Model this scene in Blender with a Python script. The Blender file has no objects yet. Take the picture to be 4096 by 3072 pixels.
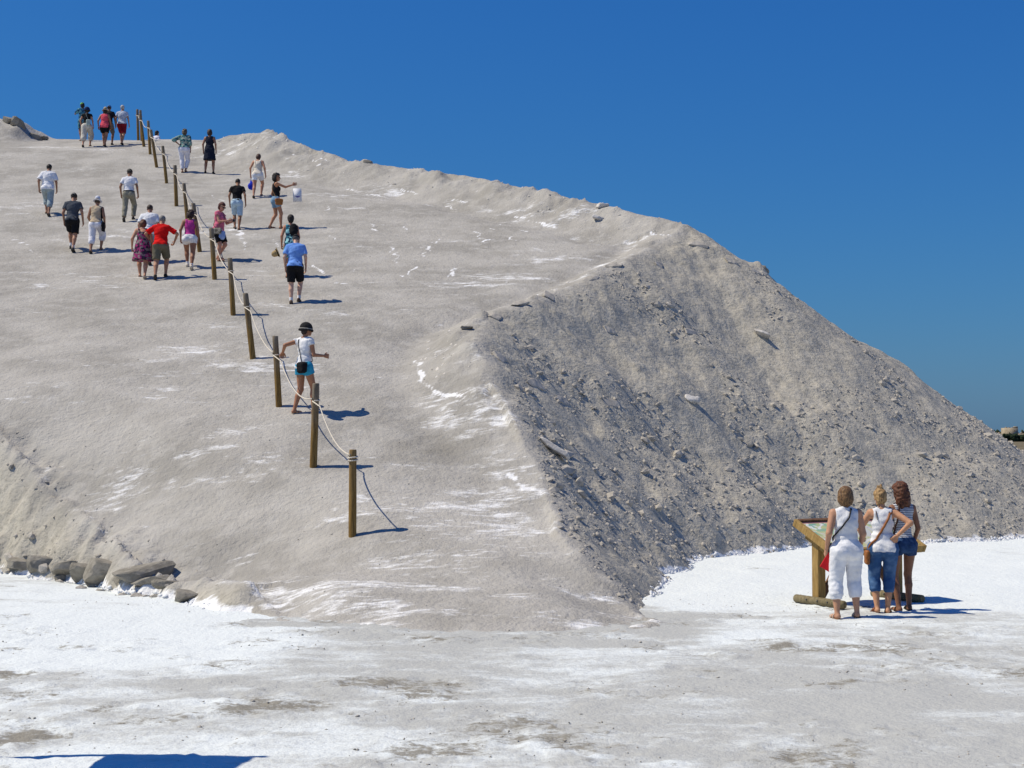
import bpy, bmesh, math, random
import numpy as np
from mathutils import Vector, Matrix
random.seed(7)

# ---------------------------------------------------------------- camera, sky, sun, exposure
scene = bpy.context.scene
CAM_H = 2.26
cam_data = bpy.data.cameras.new('camera')
cam = bpy.data.objects.new('camera', cam_data)
scene.collection.objects.link(cam)
cam.location = (0.0, 0.0, CAM_H)
cam.rotation_euler = (math.radians(90)+math.atan(56.0/1450.0), 0, 0)
cam_data.sensor_width = 36.0
cam_data.lens = 36.0*1450.0/1024.0
cam_data.clip_start = 0.1
cam_data.clip_end = 20000.0
scene.camera = cam

SUN_EL = math.radians(56.5)
SUN_AZ = math.radians(0.0)           # the sun stands straight to the left
to_sun = Vector((-math.cos(SUN_EL)*math.cos(SUN_AZ), -math.cos(SUN_EL)*math.sin(SUN_AZ), math.sin(SUN_EL)))
sun_data = bpy.data.lights.new('sun', 'SUN')
sun_data.energy = 4.7
sun_data.angle = math.radians(0.53)
sun_data.color = (1.0, 0.915, 0.745)
sun = bpy.data.objects.new('sun', sun_data)
scene.collection.objects.link(sun)
sun.rotation_euler = to_sun.to_track_quat('Z', 'Y').to_euler()
sun.location = (-60, -5, 90)

world = bpy.data.worlds.new('World')
scene.world = world
world.use_nodes = True
wn = world.node_tree.nodes; wl = world.node_tree.links
for n in list(wn): wn.remove(n)
sky = wn.new('ShaderNodeTexSky'); sky.sky_type = 'NISHITA'; sky.sun_disc = False
sky.sun_elevation = SUN_EL; sky.sun_rotation = math.atan2(to_sun.x, to_sun.y)
sky.altitude = 0.0; sky.air_density = 1.5; sky.dust_density = 0.3; sky.ozone_density = 4.0
# the deep, clear blue of the photograph: the same film response for the whole sky
sep = wn.new('ShaderNodeSeparateColor'); com = wn.new('ShaderNodeCombineColor')
wl.new(sky.outputs[0], sep.inputs[0])
for i, (g, k) in enumerate(((1.40, .082), (.97, .415), (.64, 1.53))):
    pw = wn.new('ShaderNodeMath'); pw.operation = 'POWER'; wl.new(sep.outputs[i], pw.inputs[0]); pw.inputs[1].default_value = g
    ml = wn.new('ShaderNodeMath'); ml.operation = 'MULTIPLY'; wl.new(pw.outputs[0], ml.inputs[0]); ml.inputs[1].default_value = k
    wl.new(ml.outputs[0], com.inputs[i])
bg = wn.new('ShaderNodeBackground'); bg.inputs['Strength'].default_value = 0.1
wo = wn.new('ShaderNodeOutputWorld')
wl.new(com.outputs[0], bg.inputs[0]); wl.new(bg.outputs[0], wo.inputs[0])

scene.view_settings.view_transform = 'Standard'
scene.view_settings.look = 'None'
scene.view_settings.exposure = 0.0
scene.view_settings.gamma = 1.0
scene.render.resolution_x = 1024; scene.render.resolution_y = 768

# ---------------------------------------------------------------- terrain shape
def hash2(ix, iy, seed):
    h = (ix.astype(np.int64)*374761393 + iy.astype(np.int64)*668265263 + seed*974634777) & 0xFFFFFFFF
    h = ((h ^ (h >> 13))*1274126177) & 0xFFFFFFFF
    h = (h ^ (h >> 16)) & 0xFFFFFFFF
    return h.astype(np.float64)/4294967295.0

def vnoise(x, y, seed=0):
    ix = np.floor(x); iy = np.floor(y); fx = x-ix; fy = y-iy
    u = fx*fx*fx*(fx*(fx*6-15)+10); v = fy*fy*fy*(fy*(fy*6-15)+10)
    ix = ix.astype(np.int64); iy = iy.astype(np.int64)
    a = hash2(ix, iy, seed); b = hash2(ix+1, iy, seed)
    c = hash2(ix, iy+1, seed); d = hash2(ix+1, iy+1, seed)
    return ((a*(1-u)+b*u)*(1-v)+(c*(1-u)+d*u)*v)*2-1

def fbm(x, y, octv=4, seed=0, gain=0.5):
    s = 0.0; a = 1.0; f = 1.0
    for i in range(octv):
        s = s + a*vnoise(x*f+13.7*i, y*f-7.3*i, seed+i); a *= gain; f *= 2.03
    return s

def lumps(x, y, cell, seed, prob, rmin, rmax):
    """scattered half-buried lumps: height field of random domes, one per cell"""
    gx = np.floor(x/cell); gy = np.floor(y/cell); out = np.zeros_like(x)
    for dx in (-1, 0, 1):
        for dy in (-1, 0, 1):
            cx = (gx+dx).astype(np.int64); cy = (gy+dy).astype(np.int64)
            px = (cx+0.15+0.7*hash2(cx, cy, seed))*cell; py = (cy+0.15+0.7*hash2(cx, cy, seed+1))*cell
            r = (rmin+(rmax-rmin)*hash2(cx, cy, seed+2)**2)*cell
            on = hash2(cx, cy, seed+3) < prob
            asp = 0.7+0.9*hash2(cx, cy, seed+4)
            q = 1-((x-px)**2*asp+(y-py)**2/asp)/(r*r)
            out = np.maximum(out, np.where(on & (q > 0), np.sqrt(np.maximum(q, 0))*r, 0))
    return out

def smooth(a, b, t):
    t = np.clip((t-a)/(b-a), 0, 1)
    return t*t*(3-2*t)

RAMP_Y = np.array([14.0, 15.5, 16.5, 18.5, 21.6, 25.8, 28.1, 32.5, 39.0, 45.6, 52.0, 58.0, 61.0, 63.2, 66.5, 75.0, 90.0])
RAMP_Z = np.array([-.16, -.06, 0.00, 0.22, 0.95, 2.50, 3.43, 5.00, 7.12, 9.45, 11.75, 14.15, 15.02, 15.45, 14.6, 14.3, 13.6])
def _slopes():
    h = np.diff(RAMP_Y); d = np.diff(RAMP_Z)/h; m = np.zeros_like(RAMP_Y)
    m[1:-1] = (d[:-1]*h[1:]+d[1:]*h[:-1])/(h[1:]+h[:-1]); m[0] = d[0]; m[-1] = d[-1]
    return m
RAMP_M = _slopes()
def ramp(y):
    y = np.clip(y, RAMP_Y[0], RAMP_Y[-1])
    i = np.clip(np.searchsorted(RAMP_Y, y)-1, 0, len(RAMP_Y)-2)
    h = RAMP_Y[i+1]-RAMP_Y[i]; t = (y-RAMP_Y[i])/h
    return ((2*t**3-3*t**2+1)*RAMP_Z[i]+(t**3-2*t**2+t)*h*RAMP_M[i]
            + (-2*t**3+3*t**2)*RAMP_Z[i+1]+(t**3-t**2)*h*RAMP_M[i+1])

# edge of the trodden top: x, y, rim height, rim width, outward slope
EDGE = np.array([
    (-3.0, 18.5, 0.00, .4, .45), (-1.6, 17.2, 0.0, .4, .25), (-0.2, 16.5, 0.0, .4, .25), (0.9, 16.9, 0.0, .4, .3),
    (1.50, 18.0, 0.02, .4, .7), (1.38, 18.9, 0.03, .4, .95), (1.06, 19.8, 0.05, .4, .95), (0.58, 21.5, 0.06, .4, .86),
    (0.26, 23.6, 0.10, .5, .86), (-0.52, 27.0, 0.36, .7, .89), (-0.82, 28.9, 0.56, .8, .93), (-0.34, 31.3, 0.46, .75, .95),
    (1.03, 34.0, 0.30, .6, .95), (2.65, 37.0, 0.30, .6, .94), (4.10, 40.0, 0.32, .6, .90), (4.95, 41.5, 0.45, .9, .80),
    (1.6, 45.5, 0.55, 1.1, .8), (-1.66, 49.3, 0.55, 1.1, .8), (-6.0, 53.0, 0.42, 1.1, .8), (-9.4, 56.4, 0.75, 1.4, .8),
    (-11.0, 58.8, 0.42, 1.2, .8), (-10.8, 63.0, 0.05, 1.2, .8), (-9.0, 76.0, 0.0, 1.0, .8),
    (-28.0, 76.0, 0.0, 1.0, .9), (-26.5, 60.0, 0.0, 1.0, 1.1), (-16.0, 38.0, 0.0, .6, 1.4), (-11.3, 29.9, 0.0, .6, 1.7),
    (-9.35, 26.7, 0.0, .5, 1.9), (-7.35, 24.3, 0.0, .4, 1.9), (-5.3, 22.1, 0.0, .4, 1.6), (-3.7, 19.8, 0.0, .4, .9)])

def edge_query(x, y):
    n = len(EDGE); best = np.full(x.shape, 1e18); rim = np.zeros_like(x); wid = np.ones_like(x)
    slp = np.ones_like(x); yc = np.zeros_like(x); dirx = np.zeros_like(x); diry = np.zeros_like(x); seg = np.zeros(x.shape, np.int32)
    inside = np.zeros(x.shape, bool); env = np.full(x.shape, -99.0)
    for i in range(n):
        a = EDGE[i]; b = EDGE[(i+1) % n]
        ex = b[0]-a[0]; ey = b[1]-a[1]
        t = np.clip(((x-a[0])*ex+(y-a[1])*ey)/(ex*ex+ey*ey), 0, 1)
        qx = a[0]+t*ex; qy = a[1]+t*ey; d = (x-qx)**2+(y-qy)**2; m = d < best
        best = np.where(m, d, best); rim = np.where(m, a[2]+t*(b[2]-a[2]), rim); wid = np.where(m, a[3]+t*(b[3]-a[3]), wid)
        slp = np.where(m, a[4]+t*(b[4]-a[4]), slp); yc = np.where(m, qy, yc)
        dirx = np.where(m, x-qx, dirx); diry = np.where(m, y-qy, diry); seg = np.where(m, i, seg)
        # talus below this stretch of the edge: the highest of all of them is the surface outside
        dd = np.sqrt(d); k = a[4]+t*(b[4]-a[4])
        if 13 <= i <= 16:           # the cone at the far corner is gentler on its right side
            ux = (x-qx)/np.maximum(dd, 1e-6); uy = (y-qy)/np.maximum(dd, 1e-6)
            right = smooth(-.75, .35, uy)*smooth(.1, .8, ux); k = k*(1-right)+.64*right
        rr = .34 if i < 23 else .18; low = i < 7 or i == n-1
        zc = ramp(qy)*((1-smooth(20.5, 18.2, qy)) if low else 1)+a[2]+t*(b[2]-a[2])
        env = np.maximum(env, zc-k*1.04*(np.sqrt(d+rr*rr)-rr))
        if ey != 0:
            c = ((a[1] > y) != (b[1] > y)) & (x < ex*(y-a[1])/ey+a[0]); inside ^= c
    d = np.sqrt(best)
    return d, inside, rim, wid, slp, yc, dirx/np.maximum(d, 1e-6), diry/np.maximum(d, 1e-6), seg, env

def heap(x, y, fine=True):
    """height of the salt heap, and masks: side (1 on the tipped sides), dist to the edge"""
    x = np.asarray(x, float); y = np.asarray(y, float)
    wx = x+0.16*fbm(x*.55, y*.55, 3, 11); wy = y+0.16*fbm(x*.55, y*.55, 3, 17)
    d, ins, rim, wid, slp, yc, dx, dy, seg, env = edge_query(wx, wy)
    rim = rim*(1+0.28*fbm(x*1.1, y*1.1, 3, 5)*np.where(rim > .5, 1, .6))
    dl = (wx+5.3)*.747+(wy-22.1)*.664
    drop = .75*smooth(2.7, -.1, dl)*smooth(19.0, 22.0, y)*smooth(28.5, 24.5, y)
    toe = 1-smooth(20.5, 18.2, y)*smooth(1.1, -.1, np.where(ins, d, 0))*((seg < 7) | (seg == len(EDGE)-1))
    top = toe*ramp(y)-drop-0.10*smooth(-4, -12, x)*smooth(19, 26, y) - .05*smooth(60, 20, y)*smooth(1.0, .0, d)*ins
    zi = top+rim*np.exp(-(d/wid)**2)-.22*rim*np.exp(-((d-1.9*wid)/(.6*wid))**2)
    zo = env-drop-0.10*smooth(-4, -12, x)*smooth(19, 26, y)
    side = np.where(ins, 0.0, smooth(0.0, .5, d))
    z = np.where(ins, zi, zo)
    # top-left spoil ridge
    z = z+.82*smooth(-19.7, -20.9, x+.35*fbm(x*.8, y*.8, 2, 43))*np.exp(-((y-61.5)/1.6)**2)*(1+.45*fbm(x*.8, y*.8, 3, 41))
    z = z+.30*np.exp(-np.abs((x-7.12)/.30)**1.5-((y-41.5)/.5)**2)
    bank = smooth(.55, -.25, dl+.5*fbm(x*.7, y*.7, 2, 91))*smooth(19.6, 21.5, y)
    if fine:
        rough = smooth(-.3, .6, np.where(ins, -d, d))*(seg >= 4)*(seg < 23)
        rough = np.maximum(rough, bank)
        z = z+rough*(0.05*fbm(x*.5, y*.5, 2, 21)+0.022*fbm(x*2.6, y*2.6, 2, 23)+.028*fbm(x*5, y*5, 2, 25, .6))
        lx = x+.16*fbm(x*3.1, y*3.1, 3, 33); ly = y+.16*fbm(x*3.1, y*3.1, 3, 35)
        z = z+rough*(.30*lumps(lx, ly, .30, 31, .30, .08, .28)+.3*lumps(lx, ly, 1.25, 37, .08, .05, .10))
        z = z-rough*.025*smooth(.42, .75, fbm(x*1.9, y*1.9, 3, 39))
        rm = np.where(ins, np.exp(-(d/wid)**2)*np.minimum(rim*1.6, 1), 0)
        z = z+rm*(.10*fbm(x*1.6, y*1.6, 4, 51)+.4*lumps(x, y, .5, 57, .3, .15, .4))
        z = z+bank*(.12*fbm(x*1.1+.5*y, y*1.1, 2, 61)-.16*np.abs(fbm(x*1.7, y*1.7, 3, 63))+.05*fbm(x*5, y*5, 3, 65))
        flat = 1-np.maximum(rough, rm*.7)
        z = z+flat*(.035*fbm(x*.35, y*.35, 3, 71)+.010*fbm(x*1.3, y*3.2, 3, 73)+.005*fbm(x*5, y*9, 2, 75)-.22*lumps(x+.06*vnoise(x*5, y*5, 83), y, .36, 81, .45, .10, .26)*smooth(1.0, 2.2, d))
    return z, side, d, ins, seg

# ---------------------------------------------------------------- helpers
COL = scene.collection
def link(o, parent=None):
    COL.objects.link(o)
    if parent is not None: o.parent = parent
    return o
def tag(o, label=None, cat=None, group=None, kind=None):
    if label: o['label'] = label
    if cat: o['category'] = cat
    if group: o['group'] = group
    if kind: o['kind'] = kind
    return o
def empty(name, loc=(0, 0, 0), rz=0.0):
    o = bpy.data.objects.new(name, None); o.empty_display_size = .1
    o.location = loc; o.rotation_euler = (0, 0, rz); COL.objects.link(o); return o
def mesh_np(name, V, Fq, mats, smooth_shade=True, attrs=None, midx=None):
    """mesh from numpy arrays; Fq is (n,3) or (n,4) or a list of such arrays"""
    if not isinstance(Fq, list): Fq = [Fq]
    Fq = [f for f in Fq if len(f)]
    me = bpy.data.meshes.new(name)
    V = np.asarray(V, np.float32)
    me.vertices.add(len(V)); me.vertices.foreach_set('co', V.ravel())
    loops = np.concatenate([f.ravel() for f in Fq]).astype(np.int32)
    sizes = np.concatenate([np.full(len(f), f.shape[1]) for f in Fq])
    starts = np.concatenate([[0], np.cumsum(sizes)[:-1]]).astype(np.int32)
    me.loops.add(len(loops)); me.loops.foreach_set('vertex_index', loops)
    me.polygons.add(len(sizes)); me.polygons.foreach_set('loop_start', starts)
    if smooth_shade: me.polygons.foreach_set('use_smooth', np.ones(len(sizes), bool))
    if midx is not None: me.polygons.foreach_set('material_index', np.asarray(midx, np.int32))
    for k, a in (attrs or {}).items():
        at = me.attributes.new(k, 'FLOAT', 'POINT'); at.data.foreach_set('value', np.asarray(a, np.float32).ravel())
    for m in (mats if isinstance(mats, (list, tuple)) else [mats]): me.materials.append(m)
    me.update(calc_edges=True); me.validate(verbose=False)
    return me
def obj(name, me, parent=None): return link(bpy.data.objects.new(name, me), parent)

class NT:
    """small wrapper to write node materials briefly"""
    def __init__(self, name, rough=.9, spec=.2):
        self.m = bpy.data.materials.new(name); self.m.use_nodes = True
        self.t = self.m.node_tree; self.n = self.t.nodes; self.l = self.t.links
        self.b = self.n['Principled BSDF']; self.b.inputs['Roughness'].default_value = rough
        self.b.inputs['Specular IOR Level'].default_value = spec
    def new(self, t): return self.n.new(t)
    def put(self, v, s):
        if isinstance(v, (int, float)): s.default_value = v
        elif isinstance(v, tuple): s.default_value = (v+(1,))[:4] if len(s.default_value) == 4 else v[:3]
        else: self.l.new(v, s)
    def pos(self, sx=1, sy=1, sz=1, obj_space=False):
        if obj_space: o = self.new('ShaderNodeTexCoord').outputs['Object']
        else: o = self.new('ShaderNodeNewGeometry').outputs['Position']
        mp = self.new('ShaderNodeMapping'); mp.inputs['Scale'].default_value = (sx, sy, sz); self.l.new(o, mp.inputs[0]); return mp.outputs[0]
    def noise(self, vec, scale, detail=4, rough=.55, dist=0):
        n = self.new('ShaderNodeTexNoise'); self.l.new(vec, n.inputs['Vector']); n.inputs['Scale'].default_value = scale
        n.inputs['Detail'].default_value = detail; n.inputs['Roughness'].default_value = rough; n.inputs['Distortion'].default_value = dist
        return n.outputs['Fac']
    def voro(self, vec, scale, feature='F1', out='Distance'):
        n = self.new('ShaderNodeTexVoronoi'); n.feature = feature; self.l.new(vec, n.inputs['Vector']); n.inputs['Scale'].default_value = scale
        return n.outputs[out]
    def attr(self, name):
        a = self.new('ShaderNodeAttribute'); a.attribute_name = name; return a.outputs['Fac']
    def math(self, op, a, b=0.0, c=0.0):
        n = self.new('ShaderNodeMath'); n.operation = op
        self.put(a, n.inputs[0]); self.put(b, n.inputs[1])
        if op in ('MULTIPLY_ADD',): self.put(c, n.inputs[2])
        return n.outputs[0]
    def step(self, v, a, b, x=0.0, y=1.0):
        n = self.new('ShaderNodeMapRange'); n.interpolation_type = 'SMOOTHSTEP'
        self.put(v, n.inputs['Value']); n.inputs['From Min'].default_value = a; n.inputs['From Max'].default_value = b
        n.inputs['To Min'].default_value = x; n.inputs['To Max'].default_value = y
        return n.outputs['Result']
    def mix(self, f, a, b):
        n = self.new('ShaderNodeMix'); n.data_type = 'RGBA'; self.put(f, n.inputs[0]); self.put(a, n.inputs[6]); self.put(b, n.inputs[7]); return n.outputs[2]
    def ramp(self, f, stops, interp='LINEAR'):
        n = self.new('ShaderNodeValToRGB'); self.l.new(f, n.inputs[0]); cr = n.color_ramp; cr.interpolation = interp
        while len(cr.elements) < len(stops): cr.elements.new(.5)
        for e, (p, c) in zip(cr.elements, stops): e.position = p; e.color = (c+(1,))[:4]
        return n.outputs[0]
    def bump(self, h, strength=.5, dist=.02):
        n = self.new('ShaderNodeBump'); n.inputs['Strength'].default_value = strength; n.inputs['Distance'].default_value = dist
        self.l.new(h, n.inputs['Height']); self.l.new(n.outputs[0], self.b.inputs['Normal'])
    def col(self, c): self.put(c, self.b.inputs['Base Color']); return self.m

# ---------------------------------------------------------------- salt, mud and crust
MUD_L = (.405, .384, .348); MUD_D = (.305, .288, .258); WHITE = (.80, .80, .80)
def mat_heap():
    t = NT('crusted_salt_and_mud', .93, .15)
    p = t.pos()
    salt = t.attr('salt'); side = t.attr('side')
    big = t.noise(p, .55, 2); mid = t.noise(p, 2.6, 3, .6); fin = t.noise(p, 9.5, 3, .7)
    mud = t.mix(t.step(big, .35, .68), MUD_D, MUD_L)
    mud = t.mix(t.step(mid, .42, .72, 0, .55), mud, (.46, .44, .405))
    mud = t.mix(t.step(fin, .56, .78, 0, .50), mud, (.26, .243, .215))
    sidec = t.mix(t.step(mid, .35, .7), (.395, .365, .305), (.455, .422, .355))
    sidec = t.mix(t.step(fin, .42, .70, 0, .70), sidec, (.245, .228, .19))
    base = t.mix(side, mud, sidec)
    # white efflorescence: the mask broken up by fine streaky noise
    st = t.noise(t.pos(.8, 2.6, 1), 4.5, 5, .72)
    f = t.math('ADD', salt, t.math('MULTIPLY', t.math('SUBTRACT', st, .5), 2.1))
    base = t.mix(t.step(f, .40, 1.0, 0, .9), base, WHITE)
    grit = t.step(t.voro(p, 22), .05, .17, .6, 0)
    base = t.mix(t.math('MULTIPLY', grit, t.step(mid, .48, .62)), base, (.15, .14, .125))
    base = t.mix(t.math('MULTIPLY', t.attr('damp'), .75), base, (.20, .185, .155))
    t.bump(fin, .75, .06)
    return t.col(base)
def mat_ground():
    t = NT('salt_flat', .9, .2)
    p = t.pos()
    film = t.attr('film'); dirt = t.attr('dirt')
    n1 = t.noise(t.pos(.7, 1.5, 1), 1.7, 5, .68); n2 = t.noise(p, 12, 3, .7)
    f = t.math('ADD', film, t.math('MULTIPLY', t.math('SUBTRACT', n1, .5), 1.5))
    f = t.math('ADD', f, t.math('MULTIPLY', t.math('SUBTRACT', n2, .5), .8))
    c = t.mix(t.step(f, .10, .95), (.675, .71, .705), (.425, .428, .405))
    d = t.math('ADD', dirt, t.math('MULTIPLY', t.math('SUBTRACT', t.noise(t.pos(1, 1.6, 1), 5, 5, .75), .5), 1.7))
    d = t.math('ADD', d, t.math('MULTIPLY', t.math('SUBTRACT', n2, .5), .9))
    c = t.mix(t.step(d, .42, .85, 0, .88), c, (.215, .195, .155))
    grit = t.step(t.voro(p, 15), .04, .13, .75, 0)
    c = t.mix(t.math('MULTIPLY', grit, t.step(n1, .50, .62)), c, (.14, .13, .11))
    t.bump(n2, .6, .04)
    return t.col(c)
M_HEAP = mat_heap(); M_GROUND = mat_ground()

def axis(parts):
    out = [parts[0][0]]
    for a, b, st in parts:
        n = max(1, int(round((b-a)/st))); out += list(np.linspace(a, b, n+1)[1:])
    return np.array(out)
GRID = {}
def grid_mesh(name, xs, ys, zf, mat, keep=None):
    X, Y = np.meshgrid(xs, ys); Z, attrs = zf(X, Y); GRID[name] = (xs, ys, Z)
    nx, ny = len(xs), len(ys)
    idx = np.arange(nx*ny).reshape(ny, nx)
    Q = np.stack([idx[:-1, :-1], idx[:-1, 1:], idx[1:, 1:], idx[1:, :-1]], -1).reshape(-1, 4)
    V = np.stack([X, Y, Z], -1).reshape(-1, 3)
    if keep is not None:
        k = keep(Z).ravel(); Q = Q[k[Q].any(1)]
        used = np.zeros(len(V), bool); used[Q.ravel()] = True; re = np.cumsum(used)-1
        V = V[used]; Q = re[Q]; attrs = {a: v.ravel()[used] for a, v in attrs.items()}
    return mesh_np(name, V, Q, mat, True, attrs)

def geo(a, b, s0, g):
    out = []; x = a; s = s0
    while x < b: x += s; s *= g; out.append(min(x, b))
    return out
def flat_relief(X, Y):
    near = smooth(60, 25, np.hypot(X, Y))
    return near*(.020*fbm(X*.5, Y*.5, 3, 101)+.008*fbm(X*2.2, Y*2.2, 3, 103)+.003*fbm(X*9, Y*9, 2, 105))

# white strokes scraped in the crust of the upper ramp: x0, y0, x1, y1, width
STROKES = [(-3.45, 39.69, -3.33, 40.66, 0.03), (-2.44, 39.36, -2.23, 40.66, 0.03), (-2.24, 40.82, -2.06, 41.73, 0.025), (-3.19, 39.93, -3.1, 38.21, 0.025), (-3.25, 37.78, -2.83, 36.85, 0.026), (-2.68, 37.03, -2.51, 38.15, 0.03), (-1.69, 36.93, -1.49, 38.07, 0.033), (-1.57, 37.08, -1.44, 37.93, 0.03), (-2.5, 41.41, -2.31, 41.02, 0.034), (-1.04, 42.66, -0.93, 41.73, 0.031), (-0.87, 41.17, -0.52, 41.57, 0.034), (-0.07, 41.96, 0.05, 41.27, 0.031), (0.13, 42.97, 0.47, 42.66, 0.029), (-0.38, 43.94, -0.24, 43.62, 0.028), (0.07, 44.86, 0.35, 44.55, 0.03), (0.48, 44.39, 1.03, 43.72, 0.028), (1.03, 43.72, 1.36, 43.38, 0.027), (-1.98, 47.57, -1.48, 47.03, 0.032), (-2.18, 47.14, -1.68, 46.56, 0.032), (-1.47, 46.74, -1.02, 46.19, 0.028), (-5.0, 49.39, -4.19, 48.6, 0.031), (-3.76, 49.36, -3.24, 48.59, 0.028), (-4.37, 48.08, -4.16, 47.81, 0.032), (-4.27, 43.96, -4.11, 42.97, 0.028), (-4.1, 43.94, -3.9, 43.62, 0.029), (-5.24, 38.39, -4.96, 37.52, 0.036), (-4.16, 37.93, -4.05, 37.5, 0.033), (-5.28, 42.38, -5.03, 41.43, 0.027), (-8.07, 42.58, -7.52, 40.7, 0.029), (-6.89, 41.87, -6.6, 40.94, 0.029), (3.99, 41.42, 4.24, 41.04, 0.031), (4.24, 41.04, 4.44, 40.51, 0.034), (-3.25, 43.62, -3.11, 43.13, 0.031), (-0.61, 43.13, -0.47, 42.91, 0.027), (-1.64, 34.93, -1.31, 34.87, 0.026), (-4.41, 36.12, -4.17, 35.98, 0.026), (-3.77, 35.44, -3.54, 35.32, 0.026), (-7.4, 53.54, -6.83, 53.08, 0.029), (-8.2, 54.38, -7.48, 53.56, 0.029), (-7.14, 52.87, -7.0, 52.77, 0.038), (-5.84, 50.28, -5.39, 49.82, 0.033), (-1.18, 35.84, -0.96, 35.92, 0.026), (-0.29, 36.37, -0.12, 36.29, 0.029), (-2.43, 46.96, -2.82, 47.37, 0.028), (-5.96, 46.9, -5.88, 45.76, 0.026), (-1.89, 29.36, -1.88, 28.63, 0.041), (-1.88, 28.63, -1.55, 27.56, 0.045), (-1.55, 27.56, -0.9, 26.48, 0.039), (-0.12, 23.66, 0.25, 23.05, 0.037), (-8.09, 43.01, -7.5, 40.46, 0.043), (-14.59, 42.28, -13.93, 41.34, 0.035), (-10.29, 49.21, -9.62, 47.89, 0.037), (-13.67, 40.76, -12.99, 39.89, 0.034)]
def stroke_mask(X, Y, Z):
    m = np.zeros_like(X)
    for x0, y0, x1, y1, w in STROKES:
        sel = (X > min(x0, x1)-.8) & (X < max(x0, x1)+.8) & (Y > min(y0, y1)-.8) & (Y < max(y0, y1)+.8)
        xs, ys = X[sel]+.10*vnoise(X[sel]*3, Y[sel]*3, 9), Y[sel]+.10*vnoise(X[sel]*3, Y[sel]*3, 10)
        ex, ey = x1-x0, y1-y0
        t = np.clip(((xs-x0)*ex+(ys-y0)*ey)/(ex*ex+ey*ey+1e-9), 0, 1)
        d = np.hypot(xs-x0-t*ex, ys-y0-t*ey)
        m[sel] = np.maximum(m[sel], smooth(w*1.5, w*.3, d))
    return m
def heap_z(X, Y):
    Z, side, d, ins, seg = heap(X, Y)
    # how white: streaky patches on the trodden ramp, more at its foot and along the rims
    s = .08+.30*fbm(X*.35, Y*.8, 3, 201)+.30*fbm(X*1.2, Y*3.2, 3, 203)
    foot = smooth(25, 17.5, Y)
    s = s+.10*foot*smooth(-.3, .4, fbm(X*.5, Y*.9, 2, 207))
    s = s+.34*np.exp(-((X+2.5-.25*(Y-20))/3.2)**2-((Y-24)/5)**2)
    s = s+.22*np.exp(-((X-.2)/.9)**2-((Y-24.5)/3)**2)
    rimline = np.exp(-((d-np.where(seg >= 15, 1.7, .9))/.25)**2)*ins*(seg >= 8)*(seg < 20)
    s = s+.40*rimline*smooth(-.1, .5, fbm(X*1.5, Y*1.5, 2, 209))
    s = s+.55*smooth(1.3, 0, np.where(ins, d, 0))*(seg < 6)*(Y < 20)*(.4+fbm(X*1.0, Y*2.6, 3, 213))
    s = s*(1-side)+side*(-.55)
    # salt drifted against the foot of the side faces
    dr = smooth(.16, .0, Z+.06*fbm(X*3, Y*3, 2, 217))*np.where(ins, smooth(19.5, 21, Y), 1)*((X > 2.3) | (X < -3.4))
    s = np.maximum(s, dr*1.35)
    s = s+stroke_mask(X, Y, Z)*(.85+.5*fbm(X*2.3, Y*2.3, 2, 211))
    damp = np.exp(-(((X-(-1.42))/.62)**2+((Y-25.0)/.62)**2))
    s = s-.6*damp
    return Z, {'salt': s, 'side': side, 'damp': damp*(.8+.5*fbm(X*2, Y*3, 3, 215))}
hx = axis([(-30, -14, .16), (-14, 8, .058), (8, 17, .075), (17, 26, .3)])
hy = axis([(14.5, 26, .05), (26, 36, .064), (36, 50, .08), (50, 64, .11), (64, 80, .35)])
heap_o = obj('salt_heap', grid_mesh('salt_heap', hx, hy, heap_z, M_HEAP, keep=lambda Z: Z > -.25))
tag(heap_o, 'grey-white heap of salt with a trodden ramp and steep crumbling sides', kind='structure')

def near0(X, Y): return smooth(16, 12, np.abs(X))*smooth(6, 9, Y)
def ground_z(X, Y):
    Z = flat_relief(X, Y)
    film = .42+.30*fbm(X*.22, Y*.30, 3, 301)+.26*fbm(X*1.1, Y*1.6, 3, 303)
    film = film-.80*smooth(18.6, 20.6, Y+.5*fbm(X*.5, Y*.5, 2, 305))*smooth(1.3, 2.2, X)-.50*smooth(-1.5, -4.0, X-.25*(Y-17))*smooth(12.5, 16.5, Y)
    film = film-.20*smooth(0, -2.5, X)*smooth(18, 13, Y)
    film = film+.15*smooth(0, 3, X)*smooth(18, 14, Y)+.24*smooth(17.0, 12.5, Y)*smooth(-5, -1, X)
    near = (np.abs(X) < 8) & (Y > 12) & (Y < 24)
    dd = np.full(X.shape, 9.0); e = edge_query(X[near], Y[near]); dd[near] = np.where(e[1] | (e[8] > 5), np.where(e[1], 0, 9), e[0])
    film = film+.75*smooth(1.5, .0, dd)*(1+.7*fbm(X*.9, Y*2.4, 3, 307))
    film = film+.4*smooth(2.6, 1.4, X)*smooth(16.6, 17.6, Y)*smooth(19.4, 18.6, Y)*smooth(.5, 1.3, X)
    dirt = .09+.38*fbm(X*.45, Y*.55, 3, 311)+.42*fbm(X*1.4, Y*1.7, 3, 313)
    dirt = dirt+.25*np.exp(-((X+1.6)/1.5)**2-((Y-12.6)/1.8)**2)+.12*smooth(1, 3, X)*smooth(17.5, 14, Y)
    dirt = dirt-.45*smooth(18.0, 20.5, Y)
    dirt = dirt+.22*np.exp(-((X-.8)/3.)**2-((Y-16.3)/1.0)**2)
    crumb = smooth(-.05, .35, dirt)*smooth(26, 20, Y)*near0(X, Y)
    Z = Z+crumb*(.016*fbm(X*6, Y*6, 3, 321, .65)+.25*lumps(X+.05*vnoise(X*9, Y*9, 5), Y, .17, 323, .35, .10, .30))
    return Z, {'film': film-.25*crumb*fbm(X*5, Y*5, 2, 325), 'dirt': dirt}
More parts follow.
